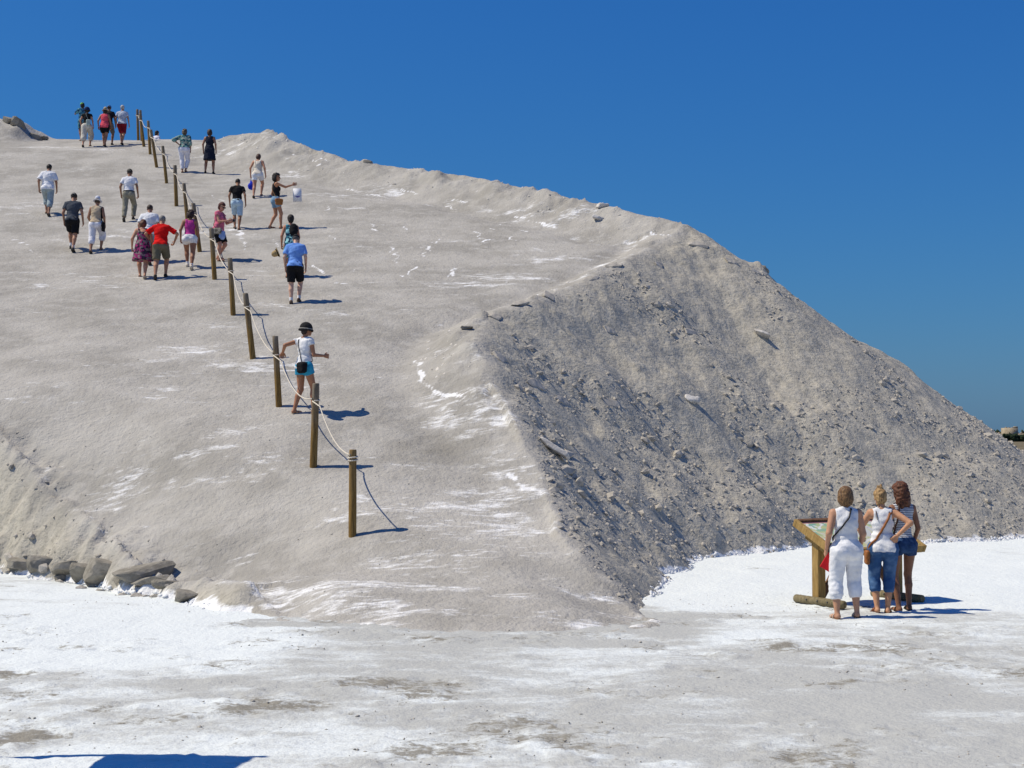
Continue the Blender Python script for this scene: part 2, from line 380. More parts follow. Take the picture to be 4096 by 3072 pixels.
gx = np.array(sorted([-v for v in geo(9, 9000, .10, 1.22)])+list(axis([(-9, 15, .06)]))+geo(15, 9000, .10, 1.22))
gy = np.array(sorted([-v for v in geo(-8, 9000, .15, 1.3)])+list(axis([(8, 22, .045), (22, 37, .09)]))+geo(37, 12000, .15, 1.2))
ground_o = obj('ground', grid_mesh('ground', gx, gy, ground_z, M_GROUND))
tag(ground_o, 'white salt flat with grey film and dirt', kind='structure')

# ---------------------------------------------------------------- figures: bodies and clothes as smooth solids
def s_cone(P, a, b, ra, rb):
    ab = b-a; t = np.clip(((P-a)@ab)/max(ab@ab, 1e-9), 0, 1)
    return np.linalg.norm(P-a-t[:, None]*ab, axis=1)-(ra+t*(rb-ra))
def s_fcone(P, a, b, ra, rb):
    """cone with a flat, open-cut end at b"""
    ab = b-a; L = math.sqrt(ab@ab); u = ab/L; t = (P-a)@ab/(L*L); tc = np.clip(t, 0, 1.2)
    d = np.linalg.norm(P-a-tc[:, None]*ab, axis=1)-(ra+tc*(rb-ra))
    return np.maximum(d, (t-1)*L)
def s_ell(P, c, r, R=None):
    q = P-c
    if R is not None: q = q@R
    r = np.asarray(r, float)
    k0 = np.sqrt(((q/r)**2).sum(1)); k1 = np.sqrt(((q/(r*r))**2).sum(1))
    return k0*(k0-1)/np.maximum(k1, 1e-6)
def s_box(P, c, h, R, rnd):
    q = np.abs((P-c)@R)-(np.asarray(h)-rnd)
    return np.linalg.norm(np.maximum(q, 0), axis=1)+np.minimum(q.max(1), 0)-rnd
def smin(a, b, k):
    h = np.clip(.5+.5*(b-a)/k, 0, 1); return b*(1-h)+a*h-k*h*(1-h)

def surface_nets(fn, lo, hi, vs):
    lo = np.asarray(lo)-2*vs; hi = np.asarray(hi)+2*vs
    n = np.ceil((hi-lo)/vs).astype(int)+1
    ax = [lo[i]+vs*np.arange(n[i]) for i in range(3)]
    # coarse pass first, then only the samples near the surface
    st = 4; nc = (n+st-1)//st+1
    axc = [lo[i]+vs*st*np.arange(nc[i]) for i in range(3)]
    Gc = np.stack(np.meshgrid(*axc, indexing='ij'), -1).reshape(-1, 3)
    Dc = fn(Gc).reshape(nc)
    near = np.abs(Dc) < vs*st*1.9
    ii = [np.minimum((np.arange(n[i])+st//2)//st, nc[i]-1) for i in range(3)]
    D = Dc[np.ix_(*ii)].copy(); M = near[np.ix_(*ii)]
    w = np.argwhere(M)
    if len(w): D[M] = fn(lo+vs*w)
    S = D < 0
    c = n-1
    corner = [(i, j, k) for i in (0, 1) for j in (0, 1) for k in (0, 1)]
    sub = {q: D[q[0]:q[0]+c[0], q[1]:q[1]+c[1], q[2]:q[2]+c[2]] for q in corner}
    cnt = sum((sub[q] < 0).astype(int) for q in corner)
    act = (cnt > 0) & (cnt < 8)
    idx = np.full(tuple(c), -1); A = np.argwhere(act); idx[act] = np.arange(len(A))
    acc = np.zeros((len(A), 3)); num = np.zeros(len(A))
    for q in corner:
        for ax_ in range(3):
            if q[ax_]: continue
            r = list(q); r[ax_] = 1; r = tuple(r)
            a = sub[q][act]; b = sub[r][act]; m = (a < 0) != (b < 0)
            t = np.where(m, a/np.where(a == b, 1, a-b), 0)
            p = np.array(q, float)[None, :].repeat(len(A), 0); p[:, ax_] = t
            acc[m] += p[m]; num[m] += 1
    V = lo+vs*(A+acc/num[:, None])
    faces = []
    for ax_ in range(3):
        u, v = (ax_+1) % 3, (ax_+2) % 3
        s0 = [slice(1, c[i]) for i in range(3)]; s0[ax_] = slice(0, c[ax_])
        s1 = list(s0); s1[ax_] = slice(1, c[ax_]+1)
        a = S[tuple(s0)]; b = S[tuple(s1)]
        E = np.argwhere(a != b)
        if not len(E): continue
        off = np.ones(3, int); off[ax_] = 0
        E0 = E+off; flip = a[tuple(E.T)]
        def cell(du, dv):
            e = E0.copy(); e[:, u] += du; e[:, v] += dv; return idx[tuple(e.T)]
        q = np.stack([cell(-1, -1), cell(0, -1), cell(0, 0), cell(-1, 0)], 1)
        q[~flip] = q[~flip][:, ::-1]
        faces.append(q)
    return V, np.concatenate(faces)

class Solid:
    """a list of shapes blended together, then cut"""
    def __init__(self, k=.03): self.pr = []; self.cuts = []; self.k = k; self.wr = 0.0; self.lo = np.full(3, 1e9); self.hi = np.full(3, -1e9)
    def _bb(self, p, r): self.lo = np.minimum(self.lo, p-r); self.hi = np.maximum(self.hi, p+r)
    def cone(self, a, b, ra, rb, k=None):
        a = np.array(a, float); b = np.array(b, float); self._bb(a, ra); self._bb(b, rb)
        self.pr.append((lambda P: s_cone(P, a, b, ra, rb), self.k if k is None else k)); return self
    def fcone(self, a, b, ra, rb, k=None):
        a = np.array(a, float); b = np.array(b, float); self._bb(a, ra); self._bb(b, rb)
        self.pr.append((lambda P: s_fcone(P, a, b, ra, rb), self.k if k is None else k)); return self
    def ell(self, c, r, R=None, k=None):
        c = np.array(c, float); self._bb(c, max(r)); self.pr.append((lambda P: s_ell(P, c, r, R), self.k if k is None else k)); return self
    def box(self, c, h, R, rnd, k=None):
        c = np.array(c, float); self._bb(c, math.sqrt(sum(v*v for v in h))); self.pr.append((lambda P: s_box(P, c, h, R, rnd), self.k if k is None else k)); return self
    def fn(self, f, lo, hi, k=None): self._bb(np.array(lo, float), 0); self._bb(np.array(hi, float), 0); self.pr.append((f, self.k if k is None else k)); return self
    def cut(self, f): self.cuts.append(f); return self
    def __call__(self, P):
        d = None
        for f, k in self.pr:
            e = f(P); d = e if d is None else (smin(d, e, k) if k > 0 else np.minimum(d, e))
        if self.wr:
            x, y, z = P[:, 0], P[:, 1], P[:, 2]
            d = d+self.wr*(np.sin(37*x+19*z+3*np.sin(23*z+11*y))*np.sin(31*z-17*x+2*np.sin(19*x))+.6*np.sin(61*z+29*x*np.sin(9*z)))
        for c in self.cuts: d = np.maximum(d, c(P))
        return d
    def mesh(self, vs): return surface_nets(self, self.lo, self.hi, vs)

def tube(pts, rad, n=6, closed=False):
    pts = np.asarray(pts, float); m = len(pts); rad = np.broadcast_to(rad, (m,))
    T = np.gradient(pts, axis=0)
    if closed: T = np.roll(pts, -1, 0)-np.roll(pts, 1, 0)
    T /= np.maximum(np.linalg.norm(T, axis=1), 1e-9)[:, None]
    ref = np.array([0, 0, 1.0]) if abs(T[0, 2]) < .9 else np.array([1.0, 0, 0])
    V = []; u = np.cross(T[0], ref); u /= np.linalg.norm(u)
    for i in range(m):
        u = u-T[i]*(u@T[i]); u /= max(np.linalg.norm(u), 1e-9); w = np.cross(T[i], u)
        for j in range(n):
            a = 2*math.pi*j/n; V.append(pts[i]+rad[i]*(math.cos(a)*u+math.sin(a)*w))
    Fq = []
    for i in range(m if closed else m-1):
        i2 = (i+1) % m
        for j in range(n): Fq.append((i*n+j, i*n+(j+1) % n, i2*n+(j+1) % n, i2*n+j))
    V = np.array(V); Fq = np.array(Fq); Ft = np.zeros((0, 3), int)
    if not closed:
        V = np.vstack([V, pts[0]-T[0]*rad[0]*.5, pts[-1]+T[-1]*rad[-1]*.5]); a, b = len(V)-2, len(V)-1
        Ft = np.array([(a, (j+1) % n, j) for j in range(n)]+[(b, (m-1)*n+j, (m-1)*n+(j+1) % n) for j in range(n)])
    return V, Fq, Ft
def join(parts):
    """parts: (V, quads, tris, material index)"""
    Vs, Q, T, mq, mt, o = [], [], [], [], [], 0
    for V, q, t, m in parts:
        Vs.append(V)
        if len(q): Q.append(q+o); mq += [m]*len(q)
        if len(t): T.append(t+o); mt += [m]*len(t)
        o += len(V)
    Fs = ([np.concatenate(Q)] if Q else [])+([np.concatenate(T)] if T else [])
    return np.concatenate(Vs), Fs, mq+mt
def ball(c, r, n=8, m=6):
    V = [(c[0], c[1], c[2]+r)]
    for i in range(1, m):
        for j in range(n):
            a = math.pi*i/m; b = 2*math.pi*j/n
            V.append((c[0]+r*math.sin(a)*math.cos(b), c[1]+r*math.sin(a)*math.sin(b), c[2]+r*math.cos(a)))
    V.append((c[0], c[1], c[2]-r)); T = []; Q = []
    for j in range(n): T.append((0, 1+j, 1+(j+1) % n)); T.append((len(V)-1, 1+(m-2)*n+(j+1) % n, 1+(m-2)*n+j))
    for i in range(m-2):
        for j in range(n): Q.append((1+i*n+j, 1+(i+1)*n+j, 1+(i+1)*n+(j+1) % n, 1+i*n+(j+1) % n))
    return np.array(V), np.array(Q), np.array(T)

# ---------------------------------------------------------------- cloth, skin, hair
_mc = {}
def cached(key, f):
    if key not in _mc: _mc[key] = f()
    return _mc[key]
def skin(c):
    def f():
        t = NT('skin', .55, .3); n = t.noise(t.pos(1, 1, 1, True), 18, 3)
        t.bump(t.noise(t.pos(1, 1, 1, True), 90, 2), .15, .004)
        t.b.inputs['Subsurface Weight'].default_value = 0.0
        return t.col(t.mix(t.step(n, .3, .75), c, tuple(min(1, v*1.22) for v in c)))
    return cached(('skin', c), f)
def cloth(c, kind='plain', c2=None, c3=None):
    def f():
        t = NT('fabric_'+kind, .88, .12); p = t.pos(1, 1, 1, True)
        dark = tuple(v*.80 for v in c)
        col = t.mix(t.step(t.noise(p, 7, 4, .6), .3, .7), dark, c)
        if kind == 'floral':
            v = t.new('ShaderNodeTexVoronoi'); t.l.new(p, v.inputs['Vector']); v.inputs['Scale'].default_value = 17
            g = t.new('ShaderNodeSeparateColor'); t.l.new(v.outputs['Color'], g.inputs[0])
            col = t.mix(t.step(g.outputs[0], .52, .56), col, c2)
            col = t.mix(t.step(g.outputs[1], .66, .70), col, c3)
            col = t.mix(t.step(t.noise(p, 30, 3), .58, .64, 0, .7), col, c)
        if kind == 'stripe':
            w = t.new('ShaderNodeTexWave'); w.wave_type = 'BANDS'; w.bands_direction = 'Z'; t.l.new(p, w.inputs['Vector'])
            w.inputs['Scale'].default_value = 14.0; w.inputs['Distortion'].default_value = .25
            col = t.mix(t.step(w.outputs['Fac'], .62, .74), col, c2)
        if kind == 'denim':
            col = t.mix(t.step(t.noise(p, 4.2, 3, .6), .46, .66, 0, .75), col, c2)
        if kind == 'straw':
            col = t.mix(t.step(t.noise(t.pos(1, 1, 4, True), 60, 2), .4, .6), col, c2 or dark)
        h = t.math('ADD', t.noise(t.pos(1, 1, .6, True), 16, 3, .6), t.math('MULTIPLY', t.noise(p, 160, 2), .12))
        t.bump(h, .55, .02)
        return t.col(col)
    return cached((kind, c, c2, c3), f)
def hairmat(c, c2=None):
    def f():
        t = NT('hair', .6, .35)
        s = t.noise(t.pos(1, 1, .13, True), 70, 3, .65, .25)
        t.bump(s, .7, .012)
        return t.col(t.mix(t.step(s, .30, .72), tuple(v*.45 for v in c), c2 or c))
    return cached(('hair', c, c2), f)
def plain(c, rough=.6, spec=.3, name='plain'):
    def f():
        t = NT(name, rough, spec); n = t.noise(t.pos(1, 1, 1, True), 25, 3)
        t.bump(n, .2, .005)
        return t.col(t.mix(t.step(n, .3, .7), tuple(v*.85 for v in c), c))
    return cached((name, c, rough), f)
M_EYE = None
BLACK = (.012, .012, .014); NAVY = (.012, .016, .035); WHT = (.80, .80, .81)

def unit(v): v = np.asarray(v, float); return v/max(np.linalg.norm(v), 1e-9)
def ik(a, b, l1, l2, pole):
    """middle joint of a two-bone limb bending towards pole; returns joint, end"""
    d = b-a; L = np.linalg.norm(d)
    if L > (l1+l2)*.998: b = a+d*((l1+l2)*.998/L); d = b-a; L = np.linalg.norm(d)
    u = d/L; x = (l1*l1-l2*l2+L*L)/(2*L); h = math.sqrt(max(l1*l1-x*x, 0))
    p = pole-u*(pole@u); p = unit(p)
    return a+u*x+p*h, b

def grid_z(name, x, y):
    xs, ys, Z = GRID[name]
    i = min(max(int(np.searchsorted(xs, x))-1, 0), len(xs)-2); j = min(max(int(np.searchsorted(ys, y))-1, 0), len(ys)-2)
    u = min(max((x-xs[i])/(xs[i+1]-xs[i]), 0), 1); v = min(max((y-ys[j])/(ys[j+1]-ys[j]), 0), 1)
    return float((Z[j, i]*(1-u)+Z[j, i+1]*u)*(1-v)+(Z[j+1, i]*(1-u)+Z[j+1, i+1]*u)*v)
def surf_z(x, y):
    z = grid_z('ground', x, y)
    if hx[0] < x < hx[-1] and hy[0] < y < hy[-1]: z = max(z, grid_z('salt_heap', x, y))
    return z

class Figure:
    def __init__(s, x, y, h, yaw=0.0, label='', fem=False, g=1.0, gl=1.0, lean=0.0, twist=0.0, feet=None, toe=(0, 0), hands=None,
                 head=(0.0, 0.0, 0.0), skin_c=(.36, .19, .12), vs=.017, curl=(.5, .5), hipw=1.0, poles=None, waist=1.0, group=None, swayx=0.0):
        s.h = H = h; s.fem = fem; s.g = g; s.vs = vs; s.skin_c = skin_c
        yaw = math.radians(yaw); s.yaw = yaw
        zr = surf_z(x, y); s.root = np.array([x, y, zr])
        s.o = empty('person', (x, y, zr), yaw); tag(s.o, label, 'person', group)
        c, sn = math.cos(yaw), math.sin(yaw)
        def dz(lx, ly): return surf_z(x+c*lx-sn*ly, y+sn*lx+c*ly)-zr
        s.dz = dz
        feet = feet or [(-.06, -.10, 0.0), (.06, .12, 0.0)]
        s.foot = [np.array([f[0]*H, f[1]*H, dz(f[0]*H, f[1]*H)+f[2]*H]) for f in feet]
        s.toe = [math.radians(t) for t in toe]; s.pitch = [f[3] if len(f) > 3 else 0.0 for f in feet]
        th, sh = .245*H, .232*H; hw = .052*H*hipw*(1.08 if fem else 1.0)
        lean = math.radians(lean); tw = math.radians(twist); s.lean = lean
        ank = [f+np.array([0, 0, .047*H]) for f in s.foot]
        mid = (s.foot[0]+s.foot[1])/2
        px, py = mid[0]*.8+swayx*H, mid[1]*.75-.012*H*math.degrees(lean)/10*.6
        hz = .518*H+min(s.foot[0][2], s.foot[1][2])+.02
        for _ in range(60):
            hp = [np.array([px-hw, py, hz-.015*H]), np.array([px+hw, py, hz-.015*H])]
            if all(np.linalg.norm(hp[i]-ank[i]) < (th+sh)*.992 for i in (0, 1)): break
            hz -= .008
        s.P0 = np.array([px, py, hz])
        Rz = np.array([[math.cos(tw), -math.sin(tw), 0], [math.sin(tw), math.cos(tw), 0], [0, 0, 1]])
        r = Rz@np.array([1.0, 0, 0]); f0 = Rz@np.array([0, 1.0, 0])
        u = np.array([0, 0, 1.0])*math.cos(lean)+np.array([0, 1.0, 0])*math.sin(lean); f = f0-u*(f0@u); f = unit(f); r = np.cross(f, u)
        s.R = np.stack([r, f, u], 1)                     # columns: right, forward, up of the torso
        s.hipj = hp; s.ank = ank; s.H = H
        s.knee = []; 
        for i in (0, 1):
            k, a = ik(hp[i], ank[i], th, sh, np.array([math.sin(-s.toe[i])*.6+(-.05, .05)[i], 1.0, .12])); s.knee.append(k); s.ank[i] = a
        sw = .098*H*(.93 if fem else 1.02)*(.62+.38*g)
        s.sho = [s.T(-sw, 0, .277*H), s.T(sw, 0, .277*H)]
        hands = hands or [(-.045, .0, -.295), (.045, .02, -.295)]
        poles = poles or [(-.35, -1, .05), (.35, -1, .05)]
        s.elb, s.wri = [], []
        for i in (0, 1):
            if hands[i][0] == 'w':          # a point in the place that the hand reaches
                v = np.array(hands[i][1:], float)-s.root; tgt = np.array([c*v[0]+sn*v[1], -sn*v[0]+c*v[1], v[2]])
            else:
                hv = np.array(hands[i], float)
                if hv[2] < -.24: hv[0] *= .62; hv[1] += .015
                tgt = s.sho[i]+hv*H
            e, w = ik(s.sho[i], tgt, .166*H, .148*H, np.array(poles[i], float)); s.elb.append(e); s.wri.append(w)
        s.curl = curl; s.gl = gl; s.hw = hw; s.sw = sw; s.hipw = hipw; s.waist = waist
        hp_, hy_, hr_ = (math.radians(v) for v in head)    # pitch (down +), yaw (left +), roll
        hl = lean*.55+hp_
        hu = np.array([0, math.sin(hl), math.cos(hl)]); hf = np.array([0, math.cos(hl), -math.sin(hl)])
        A = tw*.6+hy_; Rh = np.array([[math.cos(A), -math.sin(A), 0], [math.sin(A), math.cos(A), 0], [0, 0, 1]])
        hu = Rh@hu; hf = Rh@hf; hr = np.cross(hf, hu)
        hr, hu = hr*math.cos(hr_)+hu*math.sin(hr_), hu*math.cos(hr_)-hr*math.sin(hr_)
        s.HR = np.stack([hr, hf, hu], 1)
        s.neck = s.T(0, -.004*H, .300*H); s.hc = s.neck+unit(hu*.75+s.R[:, 2]*.25)*.098*H+hf*.022*H
    def T(s, x, y, z): return s.P0+s.R@np.array([x, y, z])
    def Hd(s, x, y, z): return s.hc+s.HR@(np.array([x, y, z])*s.H*1.04)
    def tz(s, P): return (P-s.P0)@s.R[:, 2]
    # --- shapes
    def torso(s, S, i=0.0, hips=True, chest=True, low=True):
        H, g = s.H, s.g; R = s.R
        w = 1.06 if s.fem else .97
        if hips:
            S.ell(s.T(0, -.004*H, .004*H), (.090*H*g*w*s.hipw+i, .068*H*g+i, .078*H+i), R)
            for q in (-1, 1): S.ell(s.T(q*.040*H*g, -.036*H*min(g, 1.05), -.022*H), (.050*H*g+i, .047*H*min(g, 1.05)+i, .056*H+i), R)
        S.ell(s.T(0, .010*H*g, .088*H), (.077*H*g*(.94 if s.fem else 1.04)*s.waist+i, .060*H*g*s.waist+i, .095*H+i), R)
        if chest:
            S.ell(s.T(0, .0, .195*H), (.085*H*(.4+.6*g)*(.94 if s.fem else 1.05)+i, .060*H*g+i, .100*H+i), R)
            S.cone(s.T(-s.sw*.70, -.006*H, .258*H), s.T(s.sw*.70, -.006*H, .258*H), .037*H+i, .037*H+i)
            for q in (-1, 1): S.cone(s.T(q*.02*H, -.008*H, .300*H), s.T(q*s.sw*.88, -.004*H, .270*H), .024*H+i*.7, .027*H+i*.7)
            if s.fem:
                for q in (-1, 1): S.ell(s.T(q*.036*H*g, .046*H*g, .192*H), (.036*H*g+i, .036*H*g+i, .036*H*g+i), R)
    def body(s, eyes=True):
        H, gl = s.H, s.gl; S = Solid(.022)
        s.torso(S)
        for i in (0, 1):
            q = (-1, 1)[i]
            S.cone(s.hipj[i], s.knee[i], .055*H*gl*(1.06 if s.fem else 1.0), .034*H*gl)
            m = s.knee[i]*.66+s.ank[i]*.34+np.array([0, -.008*H, 0])
            S.cone(s.knee[i], m, .033*H*gl, .034*H*gl); S.cone(m, s.ank[i], .033*H*gl, .0195*H, .015)
            d = np.array([math.sin(-s.toe[i]), math.cos(s.toe[i]), 0.0])*math.cos(s.pitch[i]); d[2] = -math.sin(s.pitch[i])
            b = s.ank[i]-np.array([0, 0, .028*H])
            S.cone(s.ank[i], b-d*.018*H, .018*H, .019*H, .012); S.cone(b-d*.015*H, b+d*.075*H-np.array([0, 0, .006*H]), .019*H, .017*H, .012)
            S.cone(b+d*.05*H-np.array([0, 0, .006*H]), b+d*.098*H-np.array([0, 0, .009*H]), .020*H, .011*H, .012)
            S.cone(s.sho[i], s.elb[i], .029*H*gl, .0225*H*gl, .02); S.cone(s.elb[i], s.wri[i], .0225*H*gl, .0145*H, .012)
        S.cone(s.neck-s.R[:, 2]*.01*H, s.hc-s.HR[:, 2]*.03*H-s.HR[:, 1]*.012*H, .031*H*(.88 if s.fem else 1.0), .029*H*(.9 if s.fem else 1.0), .015)
        # head
        S.ell(s.Hd(0, -.006, .014), (.0435*H, .0545*H, .052*H), s.HR, .012)
        S.ell(s.Hd(0, .014, -.028), (.034*H, .036*H, .036*H), s.HR, .012)
        S.ell(s.Hd(0, .036, -.050), (.015*H, .013*H, .011*H), s.HR, .008)
        S.cone(s.Hd(0, .046, .004), s.Hd(0, .060, -.014), .005*H, .0085*H, .004)
        for q in (-1, 1): S.ell(s.Hd(q*.044, -.004, -.006), (.005*H, .011*H, .017*H), s.HR, .003)
        parts = [s._m(S, 0)]
        for q in (-1, 1):
            V, Q, T = ball(s.Hd(q*.018, .0445, .004), .0068*H, 6, 4); parts.append((V, Q, T, 1))
        V, Q, T = tube([s.Hd(-.016, .044, -.033), s.Hd(0, .0505, -.031), s.Hd(.016, .044, -.033)], .0042*H, 5); parts.append((V, Q, T, 2))
        for i in (0, 1): parts += s.hand(i)
        V, Fs, mi = join(parts)
        return obj('body', mesh_np('body', V, Fs, [skin(s.skin_c), plain((.03, .02, .015), .3, .5, 'eye'), plain((.30, .09, .07), .5, .3, 'lips')], True, None, mi), s.o)
    def hand(s, i):
        H = s.H; q = (-1, 1)[i]; d = unit(s.wri[i]-s.elb[i]); cu = s.curl[i]
        side = np.array([-q*1.0, 0, 0.0]); pn = unit(side-d*(side@d)) if abs(side@d) < .9 else unit(np.array([0, 0, -1.0])-d*(-d[2]))   # palm normal, to the body
        if s.palm and s.palm[i] is not None: pn = unit(np.array(s.palm[i])-d*(np.array(s.palm[i])@d))
        ac = unit(np.cross(d, pn))*q                      # towards the little finger... back of the body
        w = s.wri[i]; S = Solid(.006); k = .0
        ac = -ac
        for a in (-.018, 0, .018): S.cone(w+d*.006*H+ac*a*.4*H, w+d*.052*H+ac*a*H, .0125*H, .0105*H)
        out = [s._m(S, 0, min(s.vs, .011))]
        for n_, (a, L) in enumerate(((-.021, .046), (-.007, .051), (.007, .048), (.0205, .037))):
            p = w+d*.052*H+ac*a*H; pts = [p-d*.008*H]; dirv = d.copy(); ang = 0
            for j, fr in enumerate((.45, .32, .23)):
                ang += cu*(.75, .9, .6)[j]; dv = d*math.cos(ang)+pn*math.sin(ang); p = p+dv*L*fr*H; pts.append(p)
            V, Q, T = tube(pts, np.array([.0062, .0060, .0054, .0044])*H, 6); out.append((V, Q, T, 0))
        p = w+d*.016*H-ac*.020*H; tv = unit(d*.75-ac*.55+pn*.35*(.5+cu)); tv2 = unit(d*.85-ac*.1+pn*.55*(.4+cu))
        V, Q, T = tube([p, p+tv*.026*H, p+tv*.026*H+tv2*.024*H], np.array([.0085, .0072, .0055])*H, 6); out.append((V, Q, T, 0))
        return out
    palm = None
    def _m(s, S, mi, vs=None):
        V, Q = S.mesh(vs or s.vs); return (V, Q, np.zeros((0, 3), int), mi)
    def add(s, name, S, mat, vs=None, label=None):
        V, Q = S.mesh(vs or s.vs); o = obj(name, mesh_np(name, V, Q, mat), s.o)
        if label: o['label'] = label
        return o
    # --- clothes
    def top(s, c, sleeve=.55, hem=-.03, neck=.036, loose=.012, mat=None, tank=False, name='shirt', wr=.0035, flare=0.0, scoop=.0, slr=1.0):
        H = s.H; S = Solid(.024); s.torso(S, loose, hips=hem < .03)
        if flare: S.fn(lambda P: s._skirt(P, .10*H, (hem-.02)*H, .080*H*s.g+loose, .098*H*s.g+flare, .74), s.T(-.16*H, -.13*H, (hem-.03)*H), s.T(.16*H, .13*H, .12*H), .02)
        if sleeve > 0:
            for i in (0, 1):
                if sleeve <= 1: e = s.sho[i]+(s.elb[i]-s.sho[i])*sleeve
                S.cone(s.T((-1, 1)[i]*s.sw*.7, 0, .255*H), s.sho[i]-s.R[:, 2]*.008*H, .034*H+loose*.6, .029*H+loose*.4)
                if sleeve <= 1: S.fcone(s.sho[i]-s.R[:, 2]*.006*H, e, .029*H+loose*.5, (.031*H+loose)*slr)
                else:
                    e = s.elb[i]+(s.wri[i]-s.elb[i])*(sleeve-1)
                    S.cone(s.sho[i], s.elb[i], .035*H+loose, .030*H+loose*.8); S.fcone(s.elb[i], e, .030*H+loose*.8, .024*H+loose*.8)
        S.wr = wr
        S.cut(lambda P: hem*H-s.tz(P))
        nk = s.T(0, .006*H+.0*H, (.322-scoop)*H); S.cut(lambda P: -s_ell(P, nk, (neck*H*1.15, neck*H, neck*H*1.05+scoop*.55*H), s.R))
        if tank:
            for i in (0, 1):
                p = s.sho[i]+s.R[:, 0]*(-1, 1)[i]*.020*H-s.R[:, 2]*.02*H
                S.cut(lambda P, p=p: -s_ell(P, p, (.046*H*tank, .09*H, .066*H), s.R))
        s.shirt = S
        return s.add(name, S, mat or cloth(c))
    def _skirt(s, P, z1, z0, r1, r0, sy):
        q = (P-s.P0)@s.R; t = np.clip((z1-q[:, 2])/(z1-z0), 0, 1); r = r1+(r0-r1)*t
        ang = np.arctan2(q[:, 1], q[:, 0]); r = r*(1+.035*t*np.sin(7*ang+1.3)+.02*t*np.sin(13*ang))
        d = (np.sqrt(q[:, 0]**2+(q[:, 1]/sy)**2)-r)*.85
        return np.maximum(np.maximum(d, q[:, 2]-z1), z0-q[:, 2])
    def bottom(s, c, length=.9, loose=.014, waist=.055, mat=None, wr=.003, name='shorts', end=None):
        """length: 0..1 down the thigh, 1..2 down the shin"""
        H = s.H; S = Solid(.02); s.torso(S, .010+loose*.3, chest=False); gl = s.gl*(1.06 if s.fem else 1)
        for i in (0, 1):
            r0 = .056*H*gl+.008+loose*.6
            if length <= 1:
                e = s.hipj[i]+(s.knee[i]-s.hipj[i])*length
                S.fcone(s.hipj[i], e, r0, end or (.036+.02*(1-length))*H*gl+.006+loose)
            else:
                m = s.knee[i]+(s.ank[i]-s.knee[i])*(length-1)
                S.cone(s.hipj[i], s.knee[i], r0, .036*H*gl+.006+loose)
                c_ = s.knee[i]*.66+s.ank[i]*.34+np.array([0, -.008*H, 0])
                S.cone(s.knee[i], c_, .036*H*gl+.007+loose, .036*H*gl+.009+loose)
                S.fcone(s.knee[i]*.6+c_*.4, m, .036*H*gl+.007+loose, end or max(.026*H, .037*H*gl*(1-.45*(length-1)))+.004+loose)
        S.wr = wr
        S.cut(lambda P: s.tz(P)-waist*H)
        s.pants = S
        return s.add(name, S, mat or cloth(c))
    def dress(s, c, hem=-.20, mat=None, flare=.05, neck=.045, tank=1.0, scoop=.02, loose=.012, name='dress'):
        H = s.H; S = Solid(.024); s.torso(S, loose)
        S.fn(lambda P: s._skirt(P, .09*H, hem*H, .078*H*s.g+loose, .100*H*s.g+flare, .80), s.T(-.2*H, -.17*H, hem*H-.01), s.T(.2*H, .17*H, .10*H), .03)
        S.wr = .004
        S.cut(lambda P: hem*H-s.tz(P))
        nk = s.T(0, 0, (.322-scoop)*H); S.cut(lambda P: -s_ell(P, nk, (neck*H*1.15, neck*H*1.4, neck*H*1.05+scoop*.5*H), s.R))
        for i in (0, 1):
            p = s.sho[i]+s.R[:, 0]*(-1, 1)[i]*.020*H-s.R[:, 2]*.02*H
            S.cut(lambda P, p=p: -s_ell(P, p, (.048*H*tank, .09*H, .068*H), s.R))
        s.shirt = S
        return s.add(name, S, mat or cloth(c))
    def strap_top(s, w=.008, mat=None):
        """thin shoulder straps"""
        H = s.H; parts = []
        for q in (-1, 1):
            pts = [s.T(q*.045*H, -.066*H*s.g, .215*H), s.T(q*.05*H, -.052*H, .275*H), s.T(q*.055*H, -.010*H, .312*H), s.T(q*.052*H, .04*H, .28*H), s.T(q*.05*H, .066*H*s.g, .22*H)]
            V, Q, T = tube(pts, w, 5); parts.append((V, Q, T, 0))
        V, Fs, mi = join(parts); return obj('strap', mesh_np('strap', V, Fs, mat), s.o)
